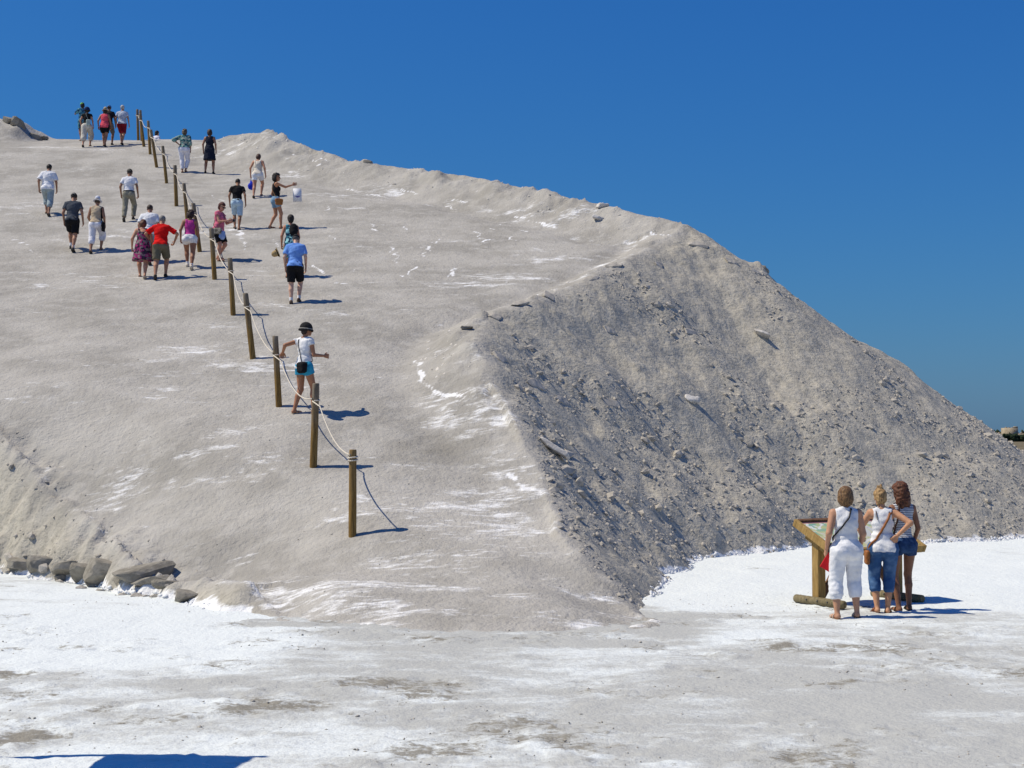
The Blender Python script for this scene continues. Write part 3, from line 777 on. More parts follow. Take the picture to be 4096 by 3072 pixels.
    def shoes(s, c, kind='shoe', sock=None, sole=(.05, .045, .04)):
        H = s.H
        for i in (0, 1):
            d = np.array([math.sin(-s.toe[i]), math.cos(s.toe[i]), 0.0])*math.cos(s.pitch[i]); d[2] = -math.sin(s.pitch[i])
            r = unit(np.cross(d, np.array([0, 0, 1.0]))); u = np.cross(r, d); Rf = np.stack([r, d, u], 1)
            b = s.ank[i]-np.array([0, 0, .030*H]); S = Solid(.010)
            if kind == 'shoe':
                S.cone(b-d*.016*H+u*.004*H, b+d*.075*H-u*.004*H, .0255*H, .0235*H); S.cone(b+d*.06*H-u*.004*H, b+d*.108*H-u*.006*H, .0235*H, .016*H)
                S.cone(b-d*.012*H, b-d*.006*H+u*.03*H, .025*H, .0235*H)
                S.cut(lambda P, b=b, u=u: -((P-b)@u)-.0175*H)
                S.cut(lambda P, b=b, u=u, d=d: ((P-b)@u)-.028*H+.12*((P-b)@d))
                o = s.add('shoe', S, plain(c, .7, .25, 'shoe_leather'), min(s.vs, .012))
                B = Solid(0); B.box(b+d*.042*H-u*.0215*H, (.026*H, .077*H, .007*H), Rf, .006*H)
                V, Q = B.mesh(min(s.vs, .012)); obj('sole', mesh_np('sole', V, Q, plain(sole, .8, .2, 'rubber')), o)
            else:
                S.box(b+d*.042*H-u*.022*H, (.026*H, .076*H, .008*H), Rf, .007*H)
                o = s.add('sandal', S, plain(sole, .8, .2, 'rubber'), min(s.vs, .011))
                parts = []
                for (y0, hgt, w) in ((.058, .018, .008), (.02, .03, .006)):
                    pts = [b+d*y0*H+r*.025*H*a_-u*.018*H+u*hh*H for a_, hh in ((-1, 0), (-.9, hgt*.8), (-.4, hgt+.010), (.4, hgt+.010), (.9, hgt*.8), (1, 0))]
                    V, Q, T = tube(pts, w*H*.8, 5); parts.append((V, Q, T, 0))
                V, Fs, mi = join(parts); obj('strap', mesh_np('strap', V, Fs, plain(c, .7, .25, 'shoe_leather')), o)
            if sock:
                K = Solid(.01); a = s.ank[i]; K.fcone(a-np.array([0, 0, .02*H]), a+unit(s.knee[i]-a)*sock[1]*H, .024*H, .0255*H)
                s.add('sock', K, cloth(sock[0]), min(s.vs, .012))
    def hair(s, c, c2=None, kind='short', bulk=1.0):
        H = s.H; S = Solid(.010); b = bulk
        S.ell(s.Hd(0, -.010, .020), (.0475*H*b, .0575*H*b, .0545*H*b), s.HR)
        face = lambda P: s._facecut(P)
        if kind in ('bob', 'curly', 'long'):
            S.ell(s.Hd(0, -.022, -.012), (.051*H*b, .050*H*b, .056*H*b), s.HR)
        if kind == 'long':
            S.ell(s.Hd(.0, -.036, -.055), (.050*H*b, .036*H*b, .062*H*b), s.HR)
            S.ell(s.Hd(-.03, -.028, -.085), (.024*H*b, .022*H*b, .055*H*b), s.HR); S.ell(s.Hd(.026, -.034, -.08), (.024*H*b, .022*H*b, .05*H*b), s.HR)
        if kind == 'nape': S.ell(s.Hd(0, -.030, -.018), (.040*H*b, .034*H*b, .042*H*b), s.HR)
        if kind == 'bun':
            S.ell(s.Hd(0, -.030, -.010), (.041*H*b, .036*H*b, .045*H*b), s.HR); S.ell(s.Hd(.0, -.024, .074), (.025*H, .022*H, .021*H), s.HR); S.ell(s.Hd(.014, -.020, .092), (.012*H, .010*H, .015*H), s.HR); S.ell(s.Hd(-.013, -.030, .088), (.011*H, .010*H, .013*H), s.HR)
            S.ell(s.Hd(-.036, -.03, -.05), (.007*H, .008*H, .03*H), s.HR)
        am = {'short': .0015, 'nape': .003, 'bob': .004, 'curly': .011, 'long': .009, 'bun': .006}[kind]
        hc = s.hc.copy()
        def wob(P):
            q = (P-hc)/H
            return am*(np.sin(90*q[:, 0]+3*np.sin(70*q[:, 2]))*np.sin(85*q[:, 2]+2*np.sin(60*q[:, 1]))+.7*np.sin(170*q[:, 1]+120*q[:, 0])*np.sin(150*q[:, 2]))*H/1.7
        base = S.__call__
        S2 = Solid(0); S2.lo, S2.hi = S.lo-.02, S.hi+.02; S2.pr = [(lambda P: S(P)+wob(P), 0)]; S2.cut(face)
        return s.add('hair', S2, hairmat(c, c2), min(s.vs, .012))
    def _facecut(s, P):
        q = (P-s.hc)@s.HR/s.H
        # keep the hair behind a sloping plane: high on the brow, back to the ears
        d = np.minimum(q[:, 1]-(-.004+.9*np.maximum(q[:, 2]-.018, 0)/1.0), .034-q[:, 2])
        return d*s.H
    def hat(s, kind, c, band=None, mat=None):
        H = s.H; S = Solid(.006); m = mat or cloth(c)
        if kind == 'cap':
            S.ell(s.Hd(0, -.008, .022), (.0515*H, .061*H, .056*H), s.HR); S.cut(lambda P: (.012*H-((P-s.hc)@s.HR)[:, 2]))
            o = s.add('cap', S, m, min(s.vs, .012))
            B = Solid(.004); B.ell(s.Hd(0, .052, .018), (.040*H, .046*H, .0055*H), s.HR); B.cut(lambda P: (.035*H-((P-s.hc)@s.HR)[:, 1]))
            V, Q = B.mesh(min(s.vs, .010)); obj('visor', mesh_np('visor', V, Q, m), o)
            if band:
                V, Q, T = tube([s.Hd(-.024, -.062, .020), s.Hd(-.013, -.067, .030), s.Hd(0, -.069, .034), s.Hd(.013, -.067, .030), s.Hd(.024, -.062, .020)], .005*H, 5)
                obj('strap', mesh_np('strap', V, [Q, T], plain(band, .8, .2, 'webbing')), o)
            return o
        if kind == 'brim':
            S.fcone(s.Hd(0, -.006, .075), s.Hd(0, -.006, .018), .044*H, .052*H); S.ell(s.Hd(0, -.006, .066), (.046*H, .054*H, .020*H), s.HR)
            S.cut(lambda P: (.010*H-((P-s.hc)@s.HR)[:, 2]))
            o = s.add('hat', S, m, min(s.vs, .012))
            B = Solid(.004); B.ell(s.Hd(0, -.006, .018), (.082*H, .092*H, .0075*H), s.HR)
            V, Q = B.mesh(min(s.vs, .010)); obj('brim', mesh_np('brim', V, Q, m), o)
            if band:
                V, Q, T = tube([s.Hd(.0525*math.cos(a), -.006+.059*math.sin(a), .030) for a in np.linspace(0, 2*math.pi, 21)[:-1]], .006*H, 5, True)
                obj('band', mesh_np('band', V, [Q], plain(band, .8, .2, 'ribbon')), o)
            return o
        if kind == 'bowl':      # rounded summer hat with a rolled brim
            S.ell(s.Hd(0, -.014, .016), (.067*H, .073*H, .070*H), s.HR); S.cut(lambda P: (-.010*H-((P-s.hc)@s.HR)[:, 2]))
            o = s.add('hat', S, m, min(s.vs, .012))
            pts = [s.Hd(.066*math.cos(a), -.014+.072*math.sin(a), -.006) for a in np.linspace(0, 2*math.pi, 25)[:-1]]
            V, Q, T = tube(pts, .011*H, 7, True); obj('brim', mesh_np('brim', V, [Q], m), o)
            if band:
                pts = [s.Hd(.0655*math.cos(a), -.014+.0715*math.sin(a), .008) for a in np.linspace(0, 2*math.pi, 25)[:-1]]
                V, Q, T = tube(pts, .0055*H, 5, True); obj('band', mesh_np('band', V, [Q], plain(band, .8, .2, 'ribbon')), o)
            return o
    def glasses(s):
        H = s.H; parts = []
        for q in (-1, 1):
            S = Solid(0); S.ell(s.Hd(q*.020, .051, .004), (.0175*H, .006*H, .0135*H), s.HR); V, Q = S.mesh(.006); parts.append((V, Q, np.zeros((0, 3), int), 0))
            V, Q, T = tube([s.Hd(q*.035, .048, .007), s.Hd(q*.045, .03, .007), s.Hd(q*.046, -.005, .004)], .0028*H, 5); parts.append((V, Q, T, 0))
        V, Q, T = tube([s.Hd(-.008, .054, .006), s.Hd(.008, .054, .006)], .003*H, 5); parts.append((V, Q, T, 0))
        V, Fs, mi = join(parts); obj('sunglasses', mesh_np('sunglasses', V, Fs, plain((.008, .008, .01), .15, .6, 'dark_glass')), s.o)
    def world(s, p):
        c, sn = math.cos(s.yaw), math.sin(s.yaw); p = np.asarray(p, float)
        return np.array([s.root[0]+c*p[0]-sn*p[1], s.root[1]+sn*p[0]+c*p[1], s.root[2]+p[2]])
    def snug(s, pts, off=.008, solids=None):
        """lay a strap on the clothes: push every point to the cloth's surface"""
        P = np.array(pts, float); sol = solids or [s.shirt]
        f = lambda X: np.min([q(X) for q in sol], axis=0)
        for _ in range(12):
            d = f(P)-off; e = 1e-3
            g = np.stack([(f(P+np.eye(3)[k]*e)-f(P-np.eye(3)[k]*e))/(2*e) for k in range(3)], 1)
            g /= np.maximum(np.linalg.norm(g, axis=1), 1e-6)[:, None]; P = P-g*d[:, None]*.8
        return P

def lerp_pts(pts, n):
    pts = np.asarray(pts, float); d = np.r_[0, np.cumsum(np.linalg.norm(np.diff(pts, axis=0), axis=1))]; t = np.linspace(0, d[-1], n)
    return np.stack([np.interp(t, d, pts[:, k]) for k in range(3)], 1)
def strap_mesh(P, w, th, normal_from=None):
    """flat strap along points"""
    V, Q, T = tube(P, w, 6); return V, Q, T
def bag_solid(c, size, yaw, lean=0.0, rnd=.25, flare=0.0):
    R = np.array(Matrix.Rotation(yaw, 3, 'Z')@Matrix.Rotation(lean, 3, 'Y'))
    S = Solid(.01); r = min(size)*rnd*2
    S.box(c, (size[0]/2, size[1]/2, size[2]/2), R, min(r, min(size)*.45)); S.wr = .002
    return S
def thing_mesh(name, parts, mats, label, cat, group=None, smooth_shade=True):
    """a thing made of world-space meshes: Empty at its base, parts below it. parts: (part name, V, faces list, material)"""
    allv = np.concatenate([p[1] for p in parts]); base = np.array([allv[:, 0].mean(), allv[:, 1].mean(), allv[:, 2].min()])
    root = empty(name, tuple(base)); tag(root, label, cat, group)
    for n_, V, Fs, m in parts: obj(n_, mesh_np(n_, V-base, Fs, m, smooth_shade), root)
    return root

# ---------------------------------------------------------------- rocks, clods and crust
rng = np.random.default_rng(11)
def mat_rock(name, a, b, white):
    t = NT(name, .93, .15); p = t.pos()
    n = t.noise(p, 7, 5, .6); g = t.noise(p, 45, 3, .7)
    c = t.mix(t.step(n, .3, .7), a, b); c = t.mix(t.step(g, .55, .8, 0, .5), c, (.20, .185, .16))
    nz = t.new('ShaderNodeSeparateXYZ'); t.l.new(t.new('ShaderNodeNewGeometry').outputs['Normal'], nz.inputs[0])
    if white: c = t.mix(t.math('MULTIPLY', t.step(t.noise(p, 4, 4), .5, .62), white), c, (.74, .75, .76))
    t.bump(t.math('ADD', t.math('MULTIPLY', n, .7), t.math('MULTIPLY', g, .4)), .7, .03)
    return t.col(c)
M_CLOD = mat_rock('grey_salt_clod', (.33, .305, .265), (.45, .415, .365), 0)
M_CRUST = mat_rock('salt_crust', (.19, .172, .14), (.31, .285, .24), .0)
M_SALT = mat_rock('white_salt_crumb', (.66, .68, .70), (.78, .79, .80), 0)
M_CHUNK = mat_rock('pale_salt_chunk', (.50, .465, .42), (.64, .61, .57), 0)

def rock_mesh(name, seed, sub=2, flat=.7, jag=.28):
    bm = bmesh.new(); bmesh.ops.create_icosphere(bm, subdivisions=sub, radius=1.0)
    r = np.random.default_rng(seed); nn = 9 if sub < 3 else 15; pl = [unit(r.normal(size=3)) for _ in range(nn)]; cut = r.uniform(.55, .92, nn) if sub < 3 else r.uniform(.42, .72, nn)
    if sub >= 3: pl[0] = np.array([0, 0, 1.0]); cut[0] = .42
    for v in bm.verts:
        p = np.array(v.co)
        for n_, c_ in zip(pl, cut):
            d = p@n_
            if d > c_: p = p-n_*(d-c_)*(.85 if sub < 3 else 1.0)
        p = p*(1+jag*.25*r.normal()*.5); p[2] *= flat
        v.co = Vector(p)
    me = bpy.data.meshes.new(name); bm.to_mesh(me); bm.free(); return me
CLODS = [rock_mesh('clod', s, 1, .75, .5) for s in range(6)]
for m in CLODS: m.materials.append(M_CLOD)
def slope_at(x, y):
    e = .15; return Vector((-(surf_z(x+e, y)-surf_z(x-e, y))/(2*e), -(surf_z(x, y+e)-surf_z(x, y-e))/(2*e), 1)).normalized()

# small clods lying thickly on the steep side, at the bank and on the ramp's rims
def scatter_clods(n, xr, yr, pick, smin_, smax_, seed, power=3, over=6):
    r = np.random.default_rng(seed); X = r.uniform(*xr, n*over); Y = r.uniform(*yr, n*over)
    Z, side, d, ins, seg = heap(X, Y); keep = pick(X, Y, Z, side, d, ins, seg)
    X, Y, Z = X[keep][:n], Y[keep][:n], Z[keep][:n]
    S = smin_+(smax_-smin_)*r.random(len(X))**power
    return X, Y, Z, S
OCT = np.array([(1, 0, 0), (-1, 0, 0), (0, 1, 0), (0, -1, 0), (0, 0, 1), (0, 0, -1)], float)
OCF = np.array([(0, 2, 4), (2, 1, 4), (1, 3, 4), (3, 0, 4), (2, 0, 5), (1, 2, 5), (3, 1, 5), (0, 3, 5)])
def clod_cloud(name, X, Y, Z, S, mat, parent, seed, sink=.15, label=None):
    r = np.random.default_rng(seed); n = len(X); V = np.zeros((n, 6, 3)); F_ = OCF[None]+6*np.arange(n)[:, None, None]
    a = r.uniform(0, 6.28, n); ca, sa = np.cos(a), np.sin(a)
    P = OCT[None]*r.uniform(.55, 1.25, (n, 6, 1))+r.normal(0, .18, (n, 6, 3))
    P = P*np.stack([r.uniform(.7, 1.4, n), r.uniform(.6, 1.1, n), r.uniform(.45, .85, n)], 1)[:, None, :]
    x = P[..., 0]*ca[:, None]-P[..., 1]*sa[:, None]; y = P[..., 0]*sa[:, None]+P[..., 1]*ca[:, None]
    V[..., 0] = X[:, None]+x*S[:, None]; V[..., 1] = Y[:, None]+y*S[:, None]; V[..., 2] = Z[:, None]+(P[..., 2]-sink+.1)*S[:, None]
    o = obj(name, mesh_np(name, V.reshape(-1, 3), F_.reshape(-1, 3), mat, False), parent)
    o['kind'] = 'stuff'
    if label: o['label'] = label
    return o
onface = lambda X, Y, Z, side, d, ins, seg: (~ins) & (d > .1) & (Z > .0) & (X > 0) & (X < 17) & (Y < 43) & (fbm(X*.7, Y*.7, 3, 401)+.5*(2.5-Z)/2.5 > -.25)
X, Y, Z, S = scatter_clods(9000, (0, 17), (19, 43), onface, .02, .085, 21, 2.6)
clod_cloud('clods', X, Y, Z, S, M_CLOD, heap_o, 22, .38)
onbank = lambda X, Y, Z, side, d, ins, seg: (Z > -.02) & ((X+5.3)*.747+(Y-22.1)*.664 < .3) & (Y > 20)
X, Y, Z, S = scatter_clods(900, (-13, -3), (20, 34), onbank, .015, .07, 23, 3)
clod_cloud('clods', X, Y, Z, S, M_CLOD, heap_o, 24, .5)
onrim = lambda X, Y, Z, side, d, ins, seg: ins & (d < 1.2) & (seg >= 8) & (seg < 21)
X, Y, Z, S = scatter_clods(1600, (-13, 6), (26, 61), onrim, .015, .09, 25, 3)
clod_cloud('clods', X, Y, Z, S, M_CHUNK, heap_o, 26, .5)
onramp = lambda X, Y, Z, side, d, ins, seg: ins & (d > .3) & (Y < 40)
X, Y, Z, S = scatter_clods(1500, (-8, 4), (16.5, 40), onramp, .006, .022, 27, 2)
clod_cloud('clods', X, Y, Z, S, M_CLOD, heap_o, 28)
r = np.random.default_rng(31); X = r.uniform(-6, 9, 5000); Y = 9.5+12*r.random(5000)**1.3
k = (fbm(X*.5, Y*.6, 3, 311)+.4*fbm(X*1.4, Y*1.7, 2, 313) > .05) & (heap(X, Y, False)[0] < 0) & (np.abs(X) < .37*Y)
X, Y = X[k], Y[k]; S = .004+.016*r.random(len(X))**3
clod_cloud('pebbles', X, Y, flat_relief(X, Y), S, M_CLOD, ground_o, 32)

foot = lambda X, Y, Z, side, d, ins, seg: (Z > -.06) & (Z < .07) & (~ins) & (((X > 2.0) & (Y > 19)) | ((X < -3.2) & (Y > 19.5)))
X, Y, Z, S = scatter_clods(2600, (-11, 15), (19, 37), foot, .015, .075, 35, 2, 60)
clod_cloud('salt_crumbs', X, Y, np.maximum(Z, 0), S, M_SALT, ground_o, 36, .2)
# the clods one can pick out singly: pieces of the heap
def put_clod(x, y, s, k, mat=None, sink=.42, parent=None, name='clod', squash=None):
    me = CLODS[k % len(CLODS)]
    o = bpy.data.objects.new(name, me); o.location = (x, y, surf_z(x, y)+s*(.35-sink)); q = slope_at(x, y).to_track_quat('Z', 'Y').to_euler()
    o.rotation_euler = (q.x, q.y, rng.uniform(0, 6.28)); sq = squash or rng.uniform(.55, 1.0)
    o.scale = (s*rng.uniform(.9, 1.5), s*rng.uniform(.7, 1.05), s*sq); return link(o, parent or heap_o)
X, Y, Z, S = scatter_clods(220, (.3, 15), (21, 42), onface, .065, .17, 41, 3)
for i in range(len(X)): put_clod(float(X[i]), float(Y[i]), float(S[i]), i)
X, Y, Z, S = scatter_clods(26, (-11.5, -4), (21, 33), lambda X, Y, Z, side, d, ins, seg: (Z > -.02) & ((X+5.3)*.747+(Y-22.1)*.664 < -.15) & (Y > 20), .08, .18, 43, 3)
for i in range(len(X)): put_clod(float(X[i]), float(Y[i]), float(S[i]), i)

def slab_solid(c, size, rot, seed, jag=.10):
    R = np.array(Matrix.Rotation(rot[2], 3, 'Z')@Matrix.Rotation(rot[1], 3, 'Y')@Matrix.Rotation(rot[0], 3, 'X')); rr = np.random.default_rng(seed)
    S = Solid(0); c = np.array(c, float); S.box(c, (size[0]/2, size[1]/2, size[2]/2), R, min(size)*.22)
    n3 = [unit(rr.normal(size=3)*np.array([1, 1, .35])) for _ in range(5)]; of = rr.uniform(.60, .95, 5)
    sz = np.array(size)/2
    for n_, o_ in zip(n3, of): S.cut(lambda P, n_=n_, o_=o_: (((P-c)@R)/sz@n_-o_)*sz.min())
    ph = rr.uniform(0, 6, 6); f_ = 9/max(size)
    S.pr = [(lambda P, g=S.pr[0][0]: g(P)+jag*min(size)*(np.sin(f_*P[:, 0]+ph[0]+2*np.sin(f_*.7*P[:, 2]))*np.sin(f_*1.3*P[:, 1]+ph[1])+.6*np.sin(2.6*f_*P[:, 2]+ph[2])*np.sin(2.3*f_*P[:, 0]+ph[3])), 0)]
    return S
def slab(name, c, size, rot, seed, mat, label, cat, parent=None, vs=None):
    S = slab_solid((0, 0, 0), size, rot, seed); V, Q = S.mesh(vs or max(min(size)/5.5, .012))
    o = obj(name, mesh_np(name, V, Q, mat, False), parent); o.location = c
    if label: tag(o, label, cat)
    return o
z_ = surf_z
ANG = lambda nm, c, sc, rot, seed, mat, lab, cat: (lambda me: (me.materials.append(mat), (lambda o: (setattr(o, 'location', c), setattr(o, 'rotation_euler', rot), setattr(o, 'scale', sc), tag(o, lab, cat)))(obj(nm, me))))(rock_mesh(nm, seed, 3, 1.0, .12))
ANG('salt_boulder', (-4.55, 20.28, .09), (.27, .2, .17), (.15, .10, .3), 403, M_CRUST, 'lone boulder of crusted salt on the white flat left of the ramp', 'boulder')
ANG('salt_boulder', (-4.30, 20.40, .06), (.12, .1, .1), (.3, -.2, 1.3), 405, M_CRUST, 'small stone touching the right side of the lone boulder', 'boulder')
slab('salt_slab', (0.72, 25.25, z_(0.72, 25.25)+.05), (0.62, 0.36, 0.09), (-.35, .50, -.30), 7, M_CHUNK, 'large tilted slab of salt crust low on the dark side of the heap', 'slab')
slab('salt_chunk', (4.03, 32.59, z_(4.03, 32.59)+.05), (0.34, 0.22, 0.16), (-.3, .3, .2), 9, M_CHUNK, 'pale lone chunk halfway up the dark side of the heap', 'chunk')
slab('salt_slab', (6.42, 37.21, z_(6.42, 37.21)+.05), (0.55, 0.3, 0.07), (-.55, .35, -.3), 12, M_CHUNK, 'thin upturned slab near the top of the dark side', 'slab')
slab('salt_chunk', (2.74, 43.98, z_(2.74, 43.98)+.05), (0.42, 0.26, 0.16), (0, .1, .2), 14, M_CHUNK, 'dark-topped chunk perched on the far rim', 'chunk')
slab('salt_chunk', (2.55, 43.14, z_(2.55, 43.14)+.05), (0.4, 0.22, 0.11), (.1, .3, .6), 15, M_CHUNK, 'flat pale chunk lying just below the far rim', 'chunk')
slab('salt_chunk', (-0.94, 29.97, z_(-0.94, 29.97)+.015), (0.26, 0.14, 0.07), (0, 0, .2), 16, M_CRUST, 'small flat stone at the foot of the near rim', 'chunk')
slab('salt_chunk', (-5.2, 52.0, z_(-5.2, 52.0)-.02), (.36, .24, .14), (0, .1, .2), 18, M_CRUST, 'dark stone on the skyline of the far rim, upper end', 'chunk')
slab('salt_block', (7.24, 41.5, z_(7.24, 41.5)-.10), (.34, .36, .24), (.1, .6, .3), 19, M_CRUST, 'pointed block standing out on the right skyline', 'block')
# slabs and blocks that broke away at the foot of the left bank: pieces of the heap
BROKEN = [(-8.23, 24.42, 0.18, 0.5, 0.35, 0.22, 0.18, 0.12, 0.01), (-7.59, 23.72, 0.25, 0.42, 0.3, 0.3, 0.0, -0.18, -0.07), (-7.12, 23.42, 0.21, 0.39, 0.27, 0.29, 0.04, -0.18, -0.27), (-6.75, 23.08, 0.18, 0.41, 0.29, 0.33, 0.25, 0.06, -0.16), (-6.34, 22.64, 0.22, 0.56, 0.39, 0.45, 0.05, 0.19, 0.24), (-5.88, 22.02, 0.18, 0.33, 0.23, 0.28, 0.2, -0.04, -0.0), (-5.56, 21.83, 0.28, 0.69, 0.48, 0.23, 0.14, -0.18, 0.03), (-5.32, 21.48, 0.18, 0.44, 0.31, 0.17, -0.0, 0.15, -0.26), (-5.93, 22.0, 0.08, 0.21, 0.15, 0.14, 0.14, 0.15, -0.16), (-6.54, 22.74, 0.02, 0.25, 0.18, 0.16, 0.21, 0.15, -0.29), (-7.24, 23.4, 0.04, 0.23, 0.16, 0.17, 0.15, -0.2, 0.0), (-4.99, 21.02, 0.19, 0.29, 0.2, 0.13, 0.05, -0.12, -0.11)]
BLK = [rock_mesh('crust_block', 300+s, 3, 1.0, .10) for s in range(5)]
for m in BLK: m.materials.append(M_CRUST)
for i, (x, y, z, a, b, c, r0, r1, r2) in enumerate(BROKEN):
    o = bpy.data.objects.new('crust_block', BLK[i % 5]); o.location = (x, y, z); o.rotation_euler = (r0, r1, r2+i*3.14); o.scale = (a*.8, b*.8, c*.9); link(o, heap_o)
for i, (x, y, s) in enumerate([(-6.6, 22.3, .10), (-5.5, 21.3, .12), (-5.75, 21.5, .09), (-5.35, 21.2, .07), (-6.2, 22.0, .08), (-7.2, 23.2, .1), (-7.6, 23.6, .12), (-4.95, 20.95, .06)]):
    o = put_clod(x, y, s, i, name='crust_block')
for i, (x, y, s_) in enumerate([(-20.25, 61.2, .5), (-20.9, 61.0, .6), (-21.5, 61.3, .45), (-20.0, 61.6, .3)]):
    o = bpy.data.objects.new('crust_block', BLK[i % 5]); o.location = (x, y, z_(x, y)+.05); o.rotation_euler = (.2, .3, i); o.scale = (s_, s_*.8, s_*.7); link(o, heap_o)
# thin crust plates along the cracked crest
for i, (x, y, a, b, r0, r1, r2) in enumerate([(-.35, 30.9, .5, .3, -.3, .35, .7), (.15, 31.9, .6, .25, -.4, .3, .9), (.85, 33.2, .7, .3, -.45, .3, .8), (1.9, 35.3, .8, .3, -.45, .3, .85), (2.6, 36.6, .6, .3, -.5, .25, .8), (-.25, 28.6, .6, .35, -.2, .5, .2), (.45, 28.9, .7, .3, -.4, .5, -.3), (1.0, 29.3, .5, .25, -.4, .5, -.3),
        (.15, 27.6, .4, .25, -.3, .5, 0), (2.3, 33.5, .5, .25, -.5, .4, -.2), (5.2, 40.3, .7, .3, -.5, .4, -.3), (6.1, 40.0, .6, .3, -.5, .5, -.4), (6.8, 40.3, .5, .25, -.5, .5, -.4), (3.9, 38.2, .6, .3, -.5, .4, .2), (2.1, 30.4, .6, .25, -.5, .45, -.3), (4.4, 35.6, .5, .25, -.5, .4, -.2)]):
    o = slab('crust_plate', (x, y, z_(x, y)+.01), (a*.8, b*.9, .06), (.10, .0, 0), 90+i, M_CLOD, None, None, heap_o)
    q_ = slope_at(x, y).to_track_quat('Z', 'Y')@Matrix.Rotation(r2, 4, 'Z').to_quaternion(); o.rotation_euler = q_.to_euler()

# ---------------------------------------------------------------- wooden posts and rope
def mat_wood(name, a, b, grey):
    t = NT(name, .8, .2); p = t.pos(9, 9, .9, True); n = t.noise(p, 3.2, 5, .65); k = t.noise(t.pos(1, 1, 1, True), 3.0, 3)
    c = t.mix(t.step(n, .3, .72), a, b)
    if grey:
        z = t.new('ShaderNodeSeparateXYZ'); t.l.new(t.new('ShaderNodeTexCoord').outputs['Object'], z.inputs[0])
        g = t.math('ADD', t.math('MULTIPLY', z.outputs[2], .75), t.math('MULTIPLY', t.math('SUBTRACT', k, .5), .8))
        c = t.mix(t.step(g, .30, 1.0, 0, grey), c, t.mix(t.step(n, .35, .7), (.13, .105, .075), (.26, .22, .17)))
    crack = t.step(t.noise(t.pos(22, 22, .8, True), 2.2, 2), .66, .74, 0, .8); c = t.mix(crack, c, (.035, .024, .014))
    t.bump(t.math('SUBTRACT', n, crack), .5, .01)
    return t.col(c)
M_POST = mat_wood('weathered_round_timber', (.125, .070, .018), (.27, .165, .05), .9); M_POSTY = mat_wood('treated_round_timber', (.15, .085, .02), (.31, .19, .06), .25)
POSTS = [(-2.37, 21.61, 1.28, 0.0), (-3.29, 24.03, 1.38, 0.038), (-4.3, 26.74, 1.3, -0.077), (-5.28, 29.5, 1.33, -0.16), (-6.32, 32.79, 1.29, -0.084), (-7.55, 36.69, 1.31, -0.094), (-8.71, 40.27, 1.36, -0.193), (-9.8, 43.62, 1.34, -0.131), (-10.98, 47.18, 1.34, -0.06), (-12.31, 51.37, 1.34, -0.154), (-13.28, 53.85, 1.42, -0.236), (-14.15, 56.33, 1.32, -0.095), (-14.92, 58.36, 1.35, -0.168), (-15.72, 61.14, 1.32, -0.082), (-16.1, 62.01, 1.35, -0.055)]
ORD = ['lowest', 'second', 'third', 'fourth', 'fifth', 'sixth', 'seventh', 'eighth', 'ninth', 'tenth', 'eleventh', 'twelfth', 'thirteenth', 'fourteenth', 'fifteenth']
def post_at(i, t):
    x, y, h, dx = POSTS[i]; return np.array([x+dx*t, y, z_(x, y)+h*t])
for i, (x, y, h, dx) in enumerate(POSTS):
    rr = np.random.default_rng(200+i); n = 14; V = []; rad = .054+.006*rr.random(); z0 = z_(x, y)
    zs = [-.35, 0, .25*h, .5*h, .75*h, .93*h, h-.012, h]; rs = [1.05, 1.04, 1.02, 1.0, .98, .97, .95, .84]
    for zz, q in zip(zs, rs):
        for j in range(n):
            a = 2*math.pi*j/n; w = rad*q*(1+.03*math.sin(3*a+i)+.012*rr.normal())
            V.append((dx*zz/h+w*math.cos(a), w*math.sin(a), zz))
    m = len(zs); Q = np.array([(r_*n+j, r_*n+(j+1) % n, (r_+1)*n+(j+1) % n, (r_+1)*n+j) for r_ in range(m-1) for j in range(n)])
    V = np.array(V); top = np.array([(m-1)*n+j for j in range(n)])[None]
    lab = ('lowest post of the rope line, yellowish and wrapped twice by rope' if i == 0 else 'topmost post of the rope line, standing against the sky' if i == 14 else '%s wooden post counted up the rope line from the bottom' % ORD[i])
    o = obj('rope_post', mesh_np('rope_post', V, [Q, top], M_POSTY if i < 1 else M_POST)); o.location = (x, y, z0); tag(o, lab, 'post', 'posts of the rope line')
pts = []
ATT = [.90, .80, .74, .80, .78, .80, .80, .82, .80, .80, .80, .80, .80, .80, .80]
def loop(i, t, turns, start):
    c = post_at(i, t); out = []
    for j in range(int(turns*12)+1):
        a = start+j*2*math.pi/12; out.append(c+np.array([.072*math.cos(a), .072*math.sin(a), .045*(j/12-turns/2)])); 
    return out
for i in range(len(POSTS)):
    pts += loop(i, ATT[i], 2.4 if i == 0 else 1.0, 2.2 if i == 0 else -2.2)
    if i+1 < len(POSTS):
        a = pts[-1]; b = post_at(i+1, ATT[i+1])+np.array([.05, -.06, 0]); L = np.linalg.norm(b-a); sag = (.20, .26, .16, .16, .14, .16)[i] if i < 6 else .13
        for t in np.linspace(0, 1, 15)[1:-1]:
            p = a*(1-t)+b*t; p[2] -= 4*sag*t*(1-t); pts.append(p)
pts = np.array(pts); V, Q, T = tube(pts, .011, 7)
t_ = NT('hemp_rope', .9, .15); w_ = t_.new('ShaderNodeTexWave'); w_.inputs['Scale'].default_value = 22; t_.l.new(t_.pos(), w_.inputs['Vector']); w_.bands_direction = 'DIAGONAL'
t_.bump(w_.outputs['Fac'], .6, .006); M_ROPE = t_.col(t_.mix(w_.outputs['Fac'], (.50, .43, .33), (.74, .69, .60)))
rope = obj('rope', mesh_np('rope', V-pts[0], [Q, T], M_ROPE)); rope.location = pts[0]; tag(rope, 'pale rope slung from post to post up the ramp', 'rope')

